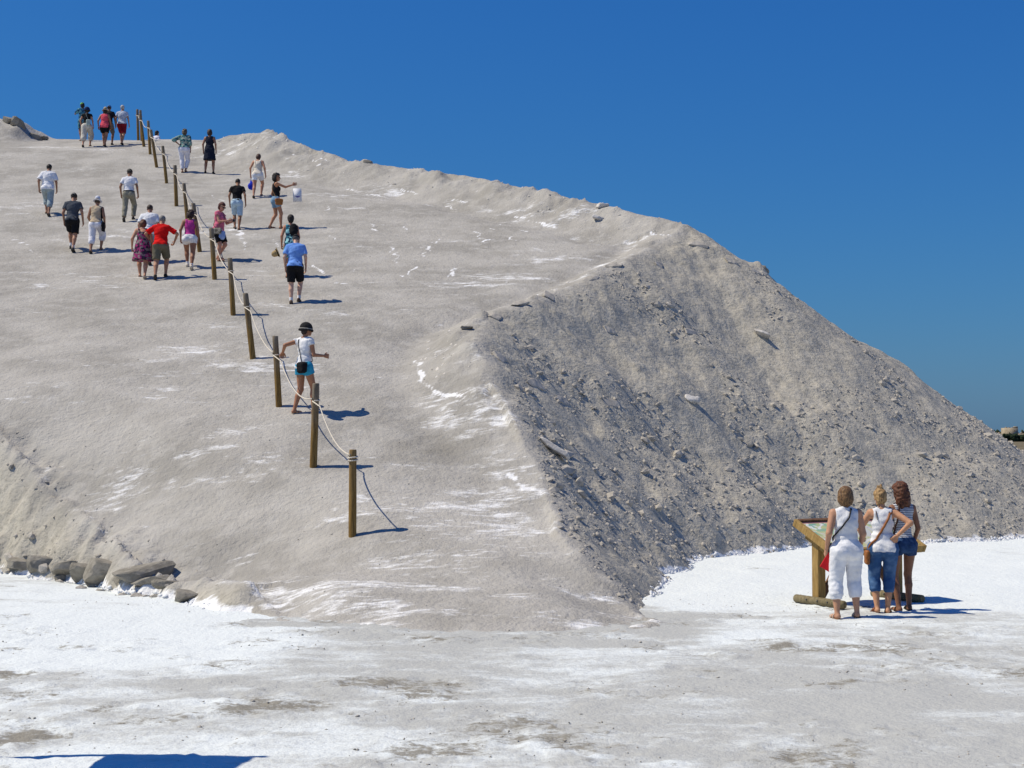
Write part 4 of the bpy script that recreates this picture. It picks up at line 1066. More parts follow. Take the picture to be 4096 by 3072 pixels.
# ---------------------------------------------------------------- the sloping information board
def mat_board_print():
    t = NT('board_print', .35, .4); p = t.pos(1, 1, 1, True)
    n = t.noise(p, 3.0, 4, .6, .8); m = t.noise(p, 5.5, 3, .5, 1.2)
    c = t.ramp(n, [(.0, (.52, .54, .49)), (.46, (.56, .57, .53)), (.53, (.55, .52, .22)), (.60, (.30, .45, .27)), (.68, (.16, .36, .33)), (.8, (.2, .32, .42))], 'LINEAR')
    c = t.mix(t.step(m, .55, .62), c, (.70, .70, .66)); c = t.mix(t.step(t.noise(p, 8, 2), .66, .69), c, (.30, .14, .33))
    z = t.new('ShaderNodeSeparateXYZ'); t.l.new(p, z.inputs[0])
    c = t.mix(t.step(z.outputs[1], .345, .355), c, (.48, .22, .20))
    return t.col(c)
M_LOG = mat_wood('greyed_log', (.13, .105, .055), (.23, .19, .11), 0); M_WOOD = mat_wood('sawn_timber', (.25, .155, .05), (.42, .275, .10), 0); M_WOODD = mat_wood('dark_timber', (.11, .055, .03), (.20, .11, .06), 0)
def bbox_part(name, parent, c, size, rot, mat, bev=.008):
    bm = bmesh.new(); bmesh.ops.create_cube(bm, size=1.0); bmesh.ops.scale(bm, vec=size, verts=bm.verts)
    bmesh.ops.bevel(bm, geom=bm.edges[:], offset=bev, segments=2, affect='EDGES', profile=.6)
    me = bpy.data.meshes.new(name); bm.to_mesh(me); bm.free(); me.materials.append(mat); o = obj(name, me, parent); o.location = c; o.rotation_euler = rot; return o
# local axes: +x along the board to the right, -y towards the readers
bx, by = 4.20+.02, 20.02; TH = math.radians(30); board = empty('information_board', (bx, by, 0), TH)
tag(board, 'sloping wooden information board with printed map in front of the three women', 'board')
Wd, Dp, tilt = 1.72, .90, math.radians(25); zc = .92
pnl = empty('panel', (Wd/2-.10, 0, zc), 0); pnl.parent = board; pnl.rotation_euler = (tilt, 0, 0)
o = bbox_part('print', pnl, (0, 0, .020), (Wd-.11, Dp-.11, .012), (0, 0, 0), mat_board_print(), .003)
o['label'] = 'printed map in green, yellow and blue'
bbox_part('rail', pnl, (-Wd/2+.028, 0, 0), (.056, Dp, .105), (0, 0, 0), M_WOOD); bbox_part('rail', pnl, (Wd/2-.028, 0, 0), (.056, Dp, .105), (0, 0, 0), M_WOOD)
bbox_part('rail', pnl, (0, -Dp/2+.028, -.003), (Wd-.116, .056, .105), (0, 0, 0), M_WOOD); bbox_part('rail', pnl, (0, Dp/2-.028, .003), (Wd-.116, .056, .105), (0, 0, 0), M_WOODD)
bbox_part('backing', pnl, (0, 0, -.02), (Wd-.118, Dp-.118, .03), (0, 0, 0), M_WOODD, .003)
for k, xx in enumerate((.05, Wd-.22)):
    lg = bbox_part('leg', board, (xx, .06, .47), (.135, .13, .82), (0, 0, 0), M_WOOD, .010)
    bbox_part('bracket', lg, (0, -.05, .36), (.10, .56, .12), (tilt, 0, 0), M_WOODD if k else M_WOOD)
    # half-round base log along the depth of the board
    Vb = []; n = 12; L = .95
    for yy, q in ((-L/2-.02, .55), (-L/2, .95), (L/2, .95), (L/2+.02, .55)):
        for j in range(n):
            a = 2*math.pi*j/n; Vb.append((.062*q*math.cos(a), yy, .060*q*math.sin(a)))
    Qb = np.array([(r_*n+j, (r_+1)*n+j, (r_+1)*n+(j+1) % n, r_*n+(j+1) % n) for r_ in range(3) for j in range(n)]); caps = np.array([[j for j in range(n)], [3*n+j for j in range(n)][::-1]])
    lgo = obj('base_log', mesh_np('base_log', np.array(Vb), [Qb, caps], M_LOG), board); lgo.location = (xx-.09, -.05, .05)
    for yb in (-.22, -.02, .20):
        Vn, Qn, Tn = ball((-.062, yb, .012), .015, 8, 5); obj('bolt', mesh_np('bolt', Vn, [Qn, Tn], plain((.10, .09, .07), .5, .5, 'bolt')), lgo)
    bbox_part('brace', board, (xx+(.28 if k == 0 else -.28), .07, .40), (.09, .06, .82), (0, .62 if k == 0 else -.62, 0), M_WOODD)
bbox_part('brace', board, (Wd/2-.09, .06, .74), (Wd-.40, .07, .10), (0, 0, 0), M_WOODD)

# ---------------------------------------------------------------- an assumed flag, unseen beyond the left edge, added to cast the corner shadow
fl = empty('assumed_flag_pole', (-4.02, 10.40, 0)); tag(fl, 'tall assumed flag out of view, added to cast the shadow across the bottom left corner', 'flag')
V, Q, T = tube([(0, 0, 0), (0, .03, 1.7), (.0, .06, 3.36)], [.040, .034, .026], 10); obj('pole', mesh_np('pole', V, [Q, T], plain((.4, .4, .4), .4, .5, 'pole_metal')), fl)
nu, nv = 14, 18; FV = []
for s_ in (-.002, .002):
    for i in range(nu+1):
        for j in range(nv+1):
            u_, v_ = i/nu, j/nv; z = 1.72+(3.30-1.72)*v_-.10*u_*(1-v_)
            ylen = 1.7-.25*math.sin(math.pi*v_); FV.append((.09*u_*math.sin(4*u_+3*v_)+s_, .03+.03*v_-u_*ylen+.0, z-.16*u_-.35*u_*v_*.4))
idx = lambda k, i, j: k*(nu+1)*(nv+1)+i*(nv+1)+j
FQ = [(idx(0, i, j), idx(0, i+1, j), idx(0, i+1, j+1), idx(0, i, j+1)) for i in range(nu) for j in range(nv)]+[(idx(1, i, j), idx(1, i, j+1), idx(1, i+1, j+1), idx(1, i+1, j)) for i in range(nu) for j in range(nv)]
obj('assumed_flag_cloth', mesh_np('assumed_flag_cloth', np.array(FV), np.array(FQ), cloth((.05, .12, .4))), fl)
V, Q, T = ball((0, .06, 3.38), .035); obj('finial', mesh_np('finial', V, [Q, T], plain((.4, .4, .4), .4, .5, 'pole_metal')), fl)

# ---------------------------------------------------------------- the people
TAN = (.40, .205, .12); DTAN = (.27, .125, .07); FAIR = (.52, .31, .22)
WALK_L = [(-.05, .15, 0, 0), (.05, -.15, .035, .5)]      # left foot ahead, right heel lifting
WALK_R = [(-.05, -.15, .035, .5), (.05, .15, 0, 0)]
STEP = [(-.06, -.06, 0, 0), (.06, .07, 0, 0)]
STAND = [(-.065, -.01, 0, 0), (.065, .01, 0, 0)]
GUP = 'visitors climbing the salt ramp'; GTOP = 'visitors at the top of the heap'; GB = 'women reading the board'
Figure.palm = None

def crossbody(f, pts, c, size, mat, smat, label, width=.007, yaw=0.0, n=26, cat='bag', flap=True, lean=0.0, off=.012):
    H = f.H
    P = lerp_pts([f.T(*(np.array(p)*H)) for p in pts], n); P = f.snug(P, off)
    cc = f.T(*(np.array(c)*H)); P[0] = P[0]*.3+(cc+np.array([0, 0, size[2]*.4]))*.7
    if len(pts) > 6: P[-1] = P[-1]*.3+(cc+np.array([0, 0, size[2]*.4]))*.7
    Pw = np.array([f.world(p) for p in P]); V, Q, T = tube(Pw, width, 6)
    cw = f.world(cc); R = f.yaw+yaw
    S = bag_solid(cw, size, R, lean, .3); Vb, Qb = S.mesh(.012)
    parts = [('bag_body', Vb, [Qb], mat), ('strap', V, [Q, T], smat)]
    if flap:
        Fp = bag_solid(cw+np.array([0, 0, size[2]*.2]), (size[0]*1.03, size[1]*1.12, size[2]*.58), R, lean, .3); Vf, Qf = Fp.mesh(.012)
        parts.append(('flap', Vf, [Qf], mat))
    return thing_mesh('shoulder_bag', parts, None, label, cat)

def fig(*a, **k): return Figure(*a, **k)

# --- three women at the board
f = fig(4.25, 18.48, 1.655, 4, 'woman in white sleeveless top and white capri trousers, holding a red folder', True, 1.18, 1.10, 3, 0,
        [(-.085, -.02, 0, 0), (.075, .0, 0, 0)], (14, -8), [(-.075, .015, -.285), (.04, .05, -.285)], (6, -14, 0), (.43, .225, .135), .0115, (.9, .5), group=GB)
f.body(); f.top(WHT, 0, .045, .034, .012, tank=.78, wr=.003); f.bottom((.80, .80, .82), 1.56, .010, .075, name='capri_trousers', wr=.003, end=.074)
f.hair((.09, .042, .018), (.28, .155, .062), 'bob', 1.22); f.shoes((.55, .45, .36), 'sandal', None, (.22, .12, .06))
crossbody(f, [(-.08, .09, .02), (-.095, .03, .08), (-.085, -.03, .12), (-.05, -.07, .17), (.0, -.07, .235), (.03, -.035, .30), (.034, .01, .318), (.03, .05, .27), (-.02, .09, .15), (-.07, .1, .03)],
          (-.05, .115, .0), (.20, .06, .15), plain(BLACK, .6, .3, 'leather'), plain(BLACK, .6, .3, 'leather'), 'black bag slung in front of the woman in white capri trousers', .011, 0, 40)
hw = f.world(f.wri[0]+unit(f.wri[0]-f.elb[0])*.10)
R = np.array(Matrix.Rotation(f.yaw-.15, 3, 'Z')@Matrix.Rotation(.55, 3, 'Y')); S = Solid(0); S.box(hw+np.array([.035, -.055, -.070]), (.075, .006, .108), R, .003); V1, Q1 = S.mesh(.0055)
S = Solid(0); S.box(hw+np.array([.033, -.042, -.068]), (.072, .003, .104), R, .002); V2, Q2 = S.mesh(.0055)
thing_mesh('folder', [('cover', V1, [Q1], plain((.62, .006, .012), .5, .3, 'red_card')), ('sheet', V2, [Q2], plain((.55, .02, .02), .5, .3, 'red_paper'))], None, 'bright red folder held in the left hand of the woman in white', 'folder')

f = fig(4.86, 19.12, 1.63, -6, 'blonde woman in white top and blue knee-length jeans with hand on hip', True, 1.02, 1.04, 5, -3,
        [(-.045, -.02, 0, 0), (.042, .0, 0, 0)], (10, -10), [(-.05, .17, -.20), (.012, -.075, -.185)], (8, 12, 4), (.46, .235, .13), .0115, (.4, .7), poles=[(-.6, -1, 0), (1, -.45, .1)], hipw=1.08, group=GB, swayx=.008)
f.palm = (None, (0, 1, .2)); f.body()
f.top(WHT, 0, -.045, .040, .013, tank=1.05, wr=.0035, flare=.012, scoop=.012); f.strap_top(.006, plain((.05, .025, .02), .7, .2, 'cord'))
f.bottom((.035, .09, .21), 1.24, .002, .05, cloth((.035, .095, .23), 'denim', (.12, .21, .36)), name='jeans', end=.066)
f.hair((.30, .16, .06), (.55, .35, .15), 'bun', 1.10); f.shoes((.16, .05, .025), 'sandal', None, (.14, .055, .03))
crossbody(f, [(-.118, -.02, -.05), (-.105, -.035, .0), (-.06, -.07, .06), (0, -.075, .15), (.045, -.06, .235), (.062, -.02, .295), (.06, .02, .30), (.03, .07, .2), (-.04, .08, .09), (-.1, .04, .0)],
          (-.128, -.012, -.085), (.06, .17, .19), plain((.30, .105, .025), .55, .35, 'leather'), plain((.30, .105, .025), .55, .35, 'leather'), 'tan leather bag at the hip of the woman in blue jeans', .016, 0, 36)

f = fig(5.22, 19.40, 1.70, 10, 'woman with long curly auburn hair in striped top and denim shorts', True, .90, .88, 3, 0,
        [(-.06, -.03, 0, 0), (.055, .03, 0, 0)], (12, -12), [(-.01, .10, -.27), (.035, .03, -.29)], (8, 10, 0), (.22, .10, .055), .0115, (.5, .5), group=GB)
f.body(); f.top(WHT, 0, .01, .036, .010, cloth((.62, .64, .68), 'stripe', (.03, .04, .08)), tank=.8, wr=.002)
f.bottom((.02, .05, .12), .30, .008, .05, cloth((.02, .05, .13), 'denim', (.06, .12, .25)), name='shorts')
f.hair((.055, .018, .008), (.18, .06, .022), 'long', 1.28); f.shoes((.03, .025, .02), 'sandal', None, (.03, .025, .02))
crossbody(f, [(-.10, .07, .0), (-.10, .0, .08), (-.07, -.05, .17), (-.05, -.05, .27), (-.05, .0, .305), (-.06, .05, .25), (-.09, .07, .1)],
          (-.105, .075, -.05), (.08, .18, .16), plain((.05, .02, .012), .6, .3, 'leather'), plain((.05, .02, .012), .6, .3, 'leather'), 'dark bag on the shoulder of the woman in the striped top', .012, 0, 26)

# --- at the rope
f = fig(-3.79, 26.38, 1.66, -42, 'woman in black hat, white T-shirt and turquoise shorts holding the rope', True, .94, .95, 2, 8,
        [(-.085, -.06, 0, 0), (.06, .09, .0, 0.0)], (-10, 22), [('w', -4.21, 26.58, surf_z(-4.30, 26.74)+.98), (.03, .165, -.165)], (4, -25, 0), (.33, .15, .08), .0125, (1.1, .5), poles=[(-.3, -1, -.3), (.1, -1, -.6)])
f.palm = ((0, 0, -1), None); f.body(); f.top(WHT, .32, -.045, .046, .014, wr=.004, flare=.015); f.bottom((.03, .32, .50), .34, .012, .05, cloth((.035, .33, .52)), name='shorts')
f.hair((.04, .02, .012), None, 'nape', 1.06); f.hat('bowl', BLACK, (.35, .33, .30), cloth(BLACK, 'straw', (.03, .03, .03))); f.shoes((.42, .36, .28), 'sandal', None, (.30, .25, .20))
crossbody(f, [(.055, -.085, .0), (.02, -.08, .06), (-.015, -.075, .15), (-.04, -.06, .24), (-.055, -.01, .302), (-.05, .03, .29), (.0, .075, .18), (.06, .06, .08), (.09, .0, .03)],
          (.065, -.105, -.03), (.25, .12, .21), cloth(BLACK), plain(BLACK, .6, .3, 'leather'), 'black shoulder bag behind the woman holding the rope', .007, -.2, 34)

# --- the middle of the ramp
f = fig(-5.08, 33.86, 1.70, 3, 'man in blue polo shirt and black shorts with a black cap', False, 1.12, 1.0, 9, 0, WALK_R and [(-.05, -.05, 0, 0), (.045, .06, 0, 0)], (6, -6),
        [(-.06, .015, -.285), (.055, .03, -.285)], (26, 0, 0), FAIR, .016, (.5, .5), group=GUP)
f.body(); f.top((.17, .33, .76), .72, -.03, .036, .018, cloth((.17, .34, .78)), wr=.005); f.bottom(BLACK, .86, .022, .05, cloth(BLACK)); f.hair((.10, .09, .085), None, 'short', 1.01)
f.hat('cap', BLACK, (.05, .05, .05), cloth(BLACK)); f.shoes((.10, .065, .045), 'shoe', (WHT, .045), (.03, .025, .02))

f = fig(-5.68, 37.05, 1.64, 8, 'woman in turquoise patterned dress walking just ahead of the man in blue', True, 1.0, 1.0, 5, 0, [(-.05, -.04, 0, 0), (.05, .08, 0, 0)], (5, -5),
        [(-.08, .01, -.285), (.04, .05, -.285)], (5, 5, 0), (.38, .17, .10), .017, (.9, .5), group=GUP)
f.body(); f.dress((.05, .30, .38), -.22, cloth((.045, .26, .34), 'floral', (.30, .58, .62), (.02, .05, .10)), .045, .036, .8, .0); f.hair((.025, .015, .012), None, 'nape', 1.14); f.shoes((.30, .26, .22), 'sandal')
S = Solid(.02); R = np.eye(3); bk = f.T(.045*1.64, -.118*1.64, .20*1.64); S.ell(bk, (.115, .085, .17), f.R); S.ell(bk+np.array([0, -.06, -.06]), (.085, .05, .085), f.R); S.wr = .003
V, Q = S.mesh(.014); Vw = np.array([f.world(p) for p in V]); st = f.snug(lerp_pts([f.T(.03*1.64, -.08*1.64, .29*1.64), f.T(.06*1.64, -.02*1.64, .31*1.64), f.T(.07*1.64, .05*1.64, .24*1.64), f.T(.08*1.64, .0, .10*1.64)], 14)); Vt, Qt, Tt = tube(np.array([f.world(p) for p in st]), .014, 5)
thing_mesh('backpack', [('pack', Vw, [Q], cloth(BLACK)), ('strap', Vt, [Qt, Tt], cloth(BLACK))], None, 'black backpack on the woman in the turquoise patterned dress', 'backpack')
hw = f.world(f.wri[0]+unit(f.wri[0]-f.elb[0])*.09); Rt = np.array(Matrix.Rotation(.2, 3, 'Z')@Matrix.Rotation(1.15, 3, 'Y'))
S = Solid(.006); cc = hw+np.array([-.09, -.01, -.11]); S.ell(cc, (.145, .155, .012), Rt); Vb, Qb = S.mesh(.010)
S = Solid(.01); ax_ = Rt[:, 2]*-1; S.fcone(cc+ax_*.10, cc, .078, .095); S.ell(cc+ax_*.09, (.08, .09, .03), Rt); Vc, Qc = S.mesh(.012)
ang = np.linspace(0, 2*math.pi, 21)[:-1]; V3, Q3, T3 = tube([cc+ax_*.025+Rt[:, 0]*.095*math.cos(a)+Rt[:, 1]*.095*math.sin(a) for a in ang], .014, 5, True)
thing_mesh('straw_hat', [('crown', Vc, [Qc], cloth((.45, .33, .17), 'straw', (.30, .21, .10))), ('brim', Vb, [Qb], cloth((.45, .33, .17), 'straw', (.30, .21, .10))), ('band', V3, [Q3], plain(BLACK, .8, .2, 'ribbon'))], None, 'straw hat with black band carried in the hand of the woman in turquoise', 'hat')

f = fig(-7.96, 39.12, 1.62, -108, 'woman in pink shirt, black shorts and sunglasses looking down at her hands', True, 1.12, 1.0, 4, 0, [(-.05, -.03, 0, 0), (.055, .05, 0, 0)], (5, -10),
        [(-.0, .20, -.13), (-.02, .20, -.14)], (22, -12, 0), (.47, .23, .15), .016, (1.0, 1.0), poles=[(-.5, -.6, -1), (.5, -.6, -1)])
f.body(); f.top((.66, .15, .24), .30, -.045, .036, .018, cloth((.66, .16, .25)), wr=.004, flare=.02); f.bottom(BLACK, .84, .016, .05, cloth(BLACK)); f.hair((.075, .018, .012), (.13, .03, .018), 'nape', 1.16); f.glasses(); f.shoes((.03, .025, .025), 'sandal')
crossbody(f, [(.10, .05, .0), (.09, .06, .09), (.03, .08, .17), (-.045, .05, .27), (-.055, .0, .30), (-.04, -.06, .24), (.04, -.07, .12), (.095, -.01, .03)],
          (.118, .045, -.03), (.06, .24, .17), cloth((.26, .24, .20), 'floral', (.12, .11, .09), (.33, .31, .26)), plain((.10, .08, .06), .6, .3, 'leather'), 'grey printed shoulder bag worn by the woman in pink', .008, 0, 26)
hw = f.world((f.wri[0]+f.wri[1])/2+np.array([0, .09, .01])); S = Solid(0); Rb = np.array(Matrix.Rotation(f.yaw, 3, 'Z')); S.box(hw, (.055, .018, .035), Rb, .008); V1, Q1 = S.mesh(.007)
S = Solid(0); S.cone(hw+Rb@np.array([.01, .015, 0]), hw+Rb@np.array([.01, .04, 0]), .024, .022); V2, Q2 = S.mesh(.007); cap = hw+np.array([.06, -.03, -.21]); V3, Q3, T3 = tube([hw+np.array([.04, -.01, -.02]), hw+np.array([.055, -.02, -.1]), cap], .004, 5)
S = Solid(0); S.ell(cap, (.034, .03, .034)); V4, Q4 = S.mesh(.009)
thing_mesh('camera', [('camera_body', V1, [Q1], plain((.03, .03, .032), .4, .4, 'camera_shell')), ('lens', V2, [Q2], plain(BLACK, .3, .5, 'lens')), ('cord', V3, [Q3, T3], plain(BLACK, .6, .2, 'cord')), ('lens_cap', V4, [Q4], plain((.05, .05, .05), .5, .3, 'lens_cap'))], None, 'small camera with dangling cap in the hands of the woman in pink', 'camera')
cc = f.world(f.T(.075*1.62, .115*1.62, -.085*1.62)); S = Solid(.01); S.box(cc, (.06, .085, .10), Rb, .04); S.ell(cc+np.array([.01, 0, -.09]), (.06, .06, .05)); V1, Q1 = S.mesh(.012); V2, Q2, T2 = tube([cc+np.array([-.03, 0, .09]), cc+np.array([-.02, 0, .17]), cc+np.array([.03, 0, .09])], .006, 5)
thing_mesh('pouch', [('pouch_body', V1, [Q1], cloth((.30, .42, .72))), ('strap', V2, [Q2, T2], cloth((.65, .68, .75)))], None, 'pale blue pouch hanging beside the grey bag of the woman in pink', 'pouch')

f = fig(-8.51, 38.11, 1.63, 6, 'woman in magenta tank top and white shorts beside the rope', True, 1.06, 1.06, 6, 0, WALK_L, (6, -4), [(-.09, .01, -.28), (.05, .02, -.285)], (14, -8, 0), DTAN, .016, (.7, .5), group=GUP)
f.body(); f.top((.50, .05, .27), 0, -.04, .05, .010, cloth((.52, .055, .29)), tank=1.12, scoop=.02, wr=.003); f.strap_top(.007, cloth((.52, .055, .29))); f.bottom(WHT, .34, .010, .05, cloth(WHT), end=.094)
f.hair((.028, .014, .010), (.05, .022, .014), 'curly', 1.23); f.shoes((.62, .56, .48), 'shoe', (WHT, .04), (.50, .45, .38))

f = fig(-8.98, 36.91, 1.72, 4, 'man in red shirt and olive shorts with grey hair', False, 1.1, 1.02, 11, 0, WALK_R, (8, -4), [(-.07, .10, -.20), (.075, .10, -.20)], (18, -4, 0), (.36, .18, .11), .016, (.7, .7), poles=[(-1, -.6, .1), (1, -.6, .1)], group=GUP)
f.body(); f.top((.66, .006, .006), .80, -.025, .036, .020, cloth((.68, .008, .008)), wr=.005); f.bottom((.14, .125, .085), .88, .026, .05, cloth((.15, .135, .095))); f.hair((.13, .125, .12), (.28, .27, .26), 'short', 1.03); f.shoes((.03, .025, .022), 'shoe')

f = fig(-9.48, 37.05, 1.58, 10, 'woman in dark floral sundress with brown hair carrying a stick', True, 1.22, 1.1, 7, 0, WALK_L, (6, -4), [(-.12, .02, -.27), (.07, .03, -.285)], (20, 0, 0), (.44, .22, .135), .016, (.6, 1.0), group=GUP)
f.body(); f.dress((.06, .03, .06), -.235, cloth((.045, .025, .05), 'floral', (.22, .17, .17), (.32, .03, .14)), .075, .055, 1.12, .045); f.strap_top(.006, plain(BLACK, .8, .2, 'cord')); f.hair((.10, .035, .015), (.17, .06, .025), 'bob', 1.14); f.shoes((.55, .5, .45), 'sandal', None, (.35, .3, .26))
hw = f.world(f.wri[1]+unit(f.wri[1]-f.elb[1])*.08); V1, Q1, T1 = tube([hw+np.array([0, .05, .10]), hw, hw+np.array([-.02, -.06, -.20])], .011, 6); V2, Q2, T2 = tube([hw+np.array([0, .05, .10]), hw+np.array([0, .055, .13])], .016, 6)
thing_mesh('walking_stick', [('shaft', V1, [Q1, T1], plain((.04, .03, .025), .6, .3, 'dark_wood')), ('handle', V2, [Q2, T2], plain((.02, .02, .02), .6, .3, 'rubber'))], None, 'short dark stick in the hand of the woman in floral sundress', 'stick')

f = fig(-9.82, 39.00, 1.70, 2, 'balding man in white shirt and pale shorts between the floral dress and the red shirt', False, 1.2, 1.05, 9, 0, WALK_L, (6, -6), [(-.07, .02, -.285), (.07, .03, -.28)], (14, 0, 0), (.34, .17, .11), .017, (.5, .5), group=GUP)
f.body(); f.top(WHT, .75, -.05, .036, .026, cloth((.78, .79, .82)), wr=.005, flare=.02); f.bottom((.30, .36, .38), .9, .022, .05, cloth((.30, .36, .38))); f.hair((.06, .035, .025), None, 'short', 1.01); f.shoes((.03, .028, .028), 'shoe')

f = fig(-11.70, 40.59, 1.63, 2, 'woman in white hat, beige vest and white capri trousers with a black bag', True, 1.08, 1.05, 8, 0, WALK_R, (5, -5), [(-.05, .10, -.25), (.06, .03, -.285)], (12, 0, 0), (.30, .15, .09), .017, (.5, .5), group=GUP)
f.body(); f.top((.50, .40, .27), 0, -.005, .04, .018, cloth((.50, .40, .28)), tank=.62, wr=.005, name='vest'); f.bottom(WHT, 1.38, .016, .06, cloth((.78, .77, .82)), name='capri_trousers', end=.068); f.hair((.05, .03, .02), None, 'short', 1.03); f.hat('brim', (.62, .64, .72), (.60, .60, .66)); f.shoes((.36, .26, .18), 'sandal')
crossbody(f, [(.115, .0, .05), (.105, -.03, .15), (.085, -.05, .24), (.085, -.01, .30), (.095, .03, .25), (.115, .02, .1)], (.128, -.005, -.055), (.07, .20, .27), cloth(BLACK), cloth(BLACK), 'long black shoulder bag of the woman in the white hat', .016, 0, 22)

f = fig(-12.41, 40.72, 1.76, 4, 'man in dark grey T-shirt and black shorts wearing a black cap', False, 1.08, 1.0, 10, 0, WALK_L, (8, -6), [(-.07, .02, -.285), (.08, .02, -.28)], (20, 0, 0), (.33, .17, .105), .017, (.5, .5), group=GUP)
f.body(); f.top((.065, .075, .095), .62, -.03, .036, .018, cloth((.065, .075, .095)), wr=.005); f.bottom(BLACK, .86, .024, .05, cloth(BLACK)); f.hair((.03, .02, .015), None, 'short', 1.01); f.hat('cap', BLACK, (.45, .43, .38), cloth(BLACK)); f.shoes((.07, .065, .06), 'shoe', (WHT, .05), (.03, .03, .03))

f = fig(-14.76, 45.84, 1.74, 6, 'man in loose white shirt and pale blue cropped trousers nearest the left edge', False, 1.12, 1.0, 9, 0, WALK_L, (5, -5), [(-.10, .0, -.275), (.05, .06, -.275)], (16, -3, 0), (.30, .15, .09), .018, (.6, .5), group=GUP)
f.body(); f.top(WHT, .82, -.045, .036, .028, cloth((.80, .80, .83)), wr=.006, flare=.02, slr=1.15); f.bottom((.34, .42, .44), 1.22, .020, .05, cloth((.34, .41, .43)), name='cropped_trousers', end=.075); f.hair((.02, .015, .012), None, 'short', 1.05); f.shoes((.16, .09, .06), 'sandal')

f = fig(-11.90, 44.77, 1.70, 2, 'man in white T-shirt and khaki trousers with black belt and cap', False, 1.06, .98, 6, 0, WALK_R, (6, -4), [(-.08, .02, -.28), (.08, .03, -.28)], (10, 0, 0), (.27, .13, .075), .018, (.7, .9), group=GUP)
f.body(); f.top(WHT, .62, .025, .036, .016, cloth((.80, .80, .84)), wr=.004); f.bottom((.27, .25, .19), 1.93, .012, .05, cloth((.28, .26, .20)), name='trousers', end=.07)
H = f.H; belt = f.snug(np.array([f.T(.10*H*math.cos(a), .08*H*math.sin(a), .036*H) for a in np.linspace(0, 2*math.pi, 29)[:-1]]), .006, [f.pants]); V, Q, T = tube(belt, .018, 5, True); obj('belt', mesh_np('belt', V, [Q], plain(BLACK, .5, .3, 'leather')), f.o)
f.hair((.04, .03, .025), None, 'short', 1.01); f.hat('cap', BLACK, (.40, .38, .30), cloth(BLACK)); f.shoes((.05, .04, .03), 'shoe')

f = fig(-8.26, 43.29, 1.62, 2, 'man in black T-shirt and pale blue shorts', False, .98, .94, 8, 0, [(-.05, .10, 0, 0), (.05, -.06, 0, 0)], (10, -6), [(-.07, .02, -.285), (.085, .0, -.28)], (22, 0, 0), (.28, .135, .075), .017, (.4, .5), group=GUP)
f.body(); f.top(BLACK, .55, -.0, .036, .014, cloth(BLACK), wr=.004); f.bottom((.42, .55, .66), .96, .016, .06, cloth((.42, .56, .68)), end=.078); f.hair((.02, .015, .013), None, 'short', 0.999); f.shoes((.02, .018, .018), 'sandal', None, (.02, .018, .018))

f = fig(-7.11, 43.37, 1.68, -62, 'woman in black tank top and denim shorts pointing to the right', True, .94, .92, 0, -8, [(-.055, -.08, 0, 0), (.065, .08, 0, 0)], (-5, -15), [(-.06, .02, -.285), (.015, .29, -.005)], (0, -18, 0), (.38, .18, .10), .015, (.5, .15), poles=[(-.35, -1, .05), (.4, 0, -1)])
f.body(); f.top(BLACK, 0, -.0, .042, .010, cloth(BLACK), tank=1.05, wr=.003, scoop=.012); f.bottom((.20, .32, .44), .52, .012, .055, cloth((.17, .29, .42), 'denim', (.30, .42, .52)), end=.085); f.hair((.018, .013, .012), None, 'curly', 1.28); f.glasses(); f.shoes((.05, .045, .045), 'sandal', None, (.03, .03, .03))
crossbody(f, [(.105, .035, -.01), (.085, -.03, .06), (.03, -.072, .14), (-.03, -.065, .24), (-.052, -.01, .30), (-.05, .05, .25), (.02, .085, .15), (.09, .07, .05)],
          (.128, .035, -.055), (.08, .23, .19), plain((.33, .12, .02), .55, .35, 'leather'), plain((.30, .14, .05), .55, .35, 'leather'), 'round brown shoulder bag of the pointing woman', .008, 0, 28, lean=.0)
hw = f.world(f.wri[1]+unit(f.wri[1]-f.elb[1])*.06); cw = hw+np.array([.10, -.03, -.33]); R0 = np.array(Matrix.Rotation(.06, 3, 'Z')@Matrix.Rotation(-.04, 3, 'Y'))
def card(c, R, w, d, h):
    """open paper carrier bag: four thin walls and a floor"""
    Vs, Qs = [], []
    for cx, cy, cz, sx, sy, sz in ((0, -d/2, 0, w, .004, h), (0, d/2, 0, w, .004, h), (-w/2, 0, 0, .004, d, h), (w/2, 0, 0, .004, d, h), (0, 0, -h/2, w, d, .004)):
        b = [np.array([cx+sx/2*i, cy+sy/2*j, cz+sz/2*k]) for i in (-1, 1) for j in (-1, 1) for k in (-1, 1)]; o = len(Vs)
        Vs += [c+R@v for v in b]; Qs += [(o+0, o+1, o+3, o+2), (o+4, o+6, o+7, o+5), (o+0, o+4, o+5, o+1), (o+2, o+3, o+7, o+6), (o+0, o+2, o+6, o+4), (o+1, o+5, o+7, o+3)]
    return np.array(Vs), np.array(Qs)
V1, Q1 = card(cw, R0, .245, .11, .39)
V2, Q2, T2 = tube(lerp_pts([cw+R0@np.array([-.06, -.055, .19]), hw+np.array([.0, 0, -.025]), cw+R0@np.array([.06, -.055, .19])], 9), .004, 5)
V4, Q4, T4 = tube([cw+R0@np.array([.075*math.cos(a)+.015, -.0595, -.015+.055*math.sin(a)]) for a in np.linspace(math.pi*1.05, math.pi*1.95, 9)], [.004, .009, .013, .015, .016, .015, .013, .009, .004], 6)
V5, Q5, T5 = tube([cw+R0@np.array([.03*math.cos(a)+.015, -.0595, -.03+.018*math.sin(a)]) for a in np.linspace(math.pi*1.1, math.pi*1.9, 6)], .008, 5)
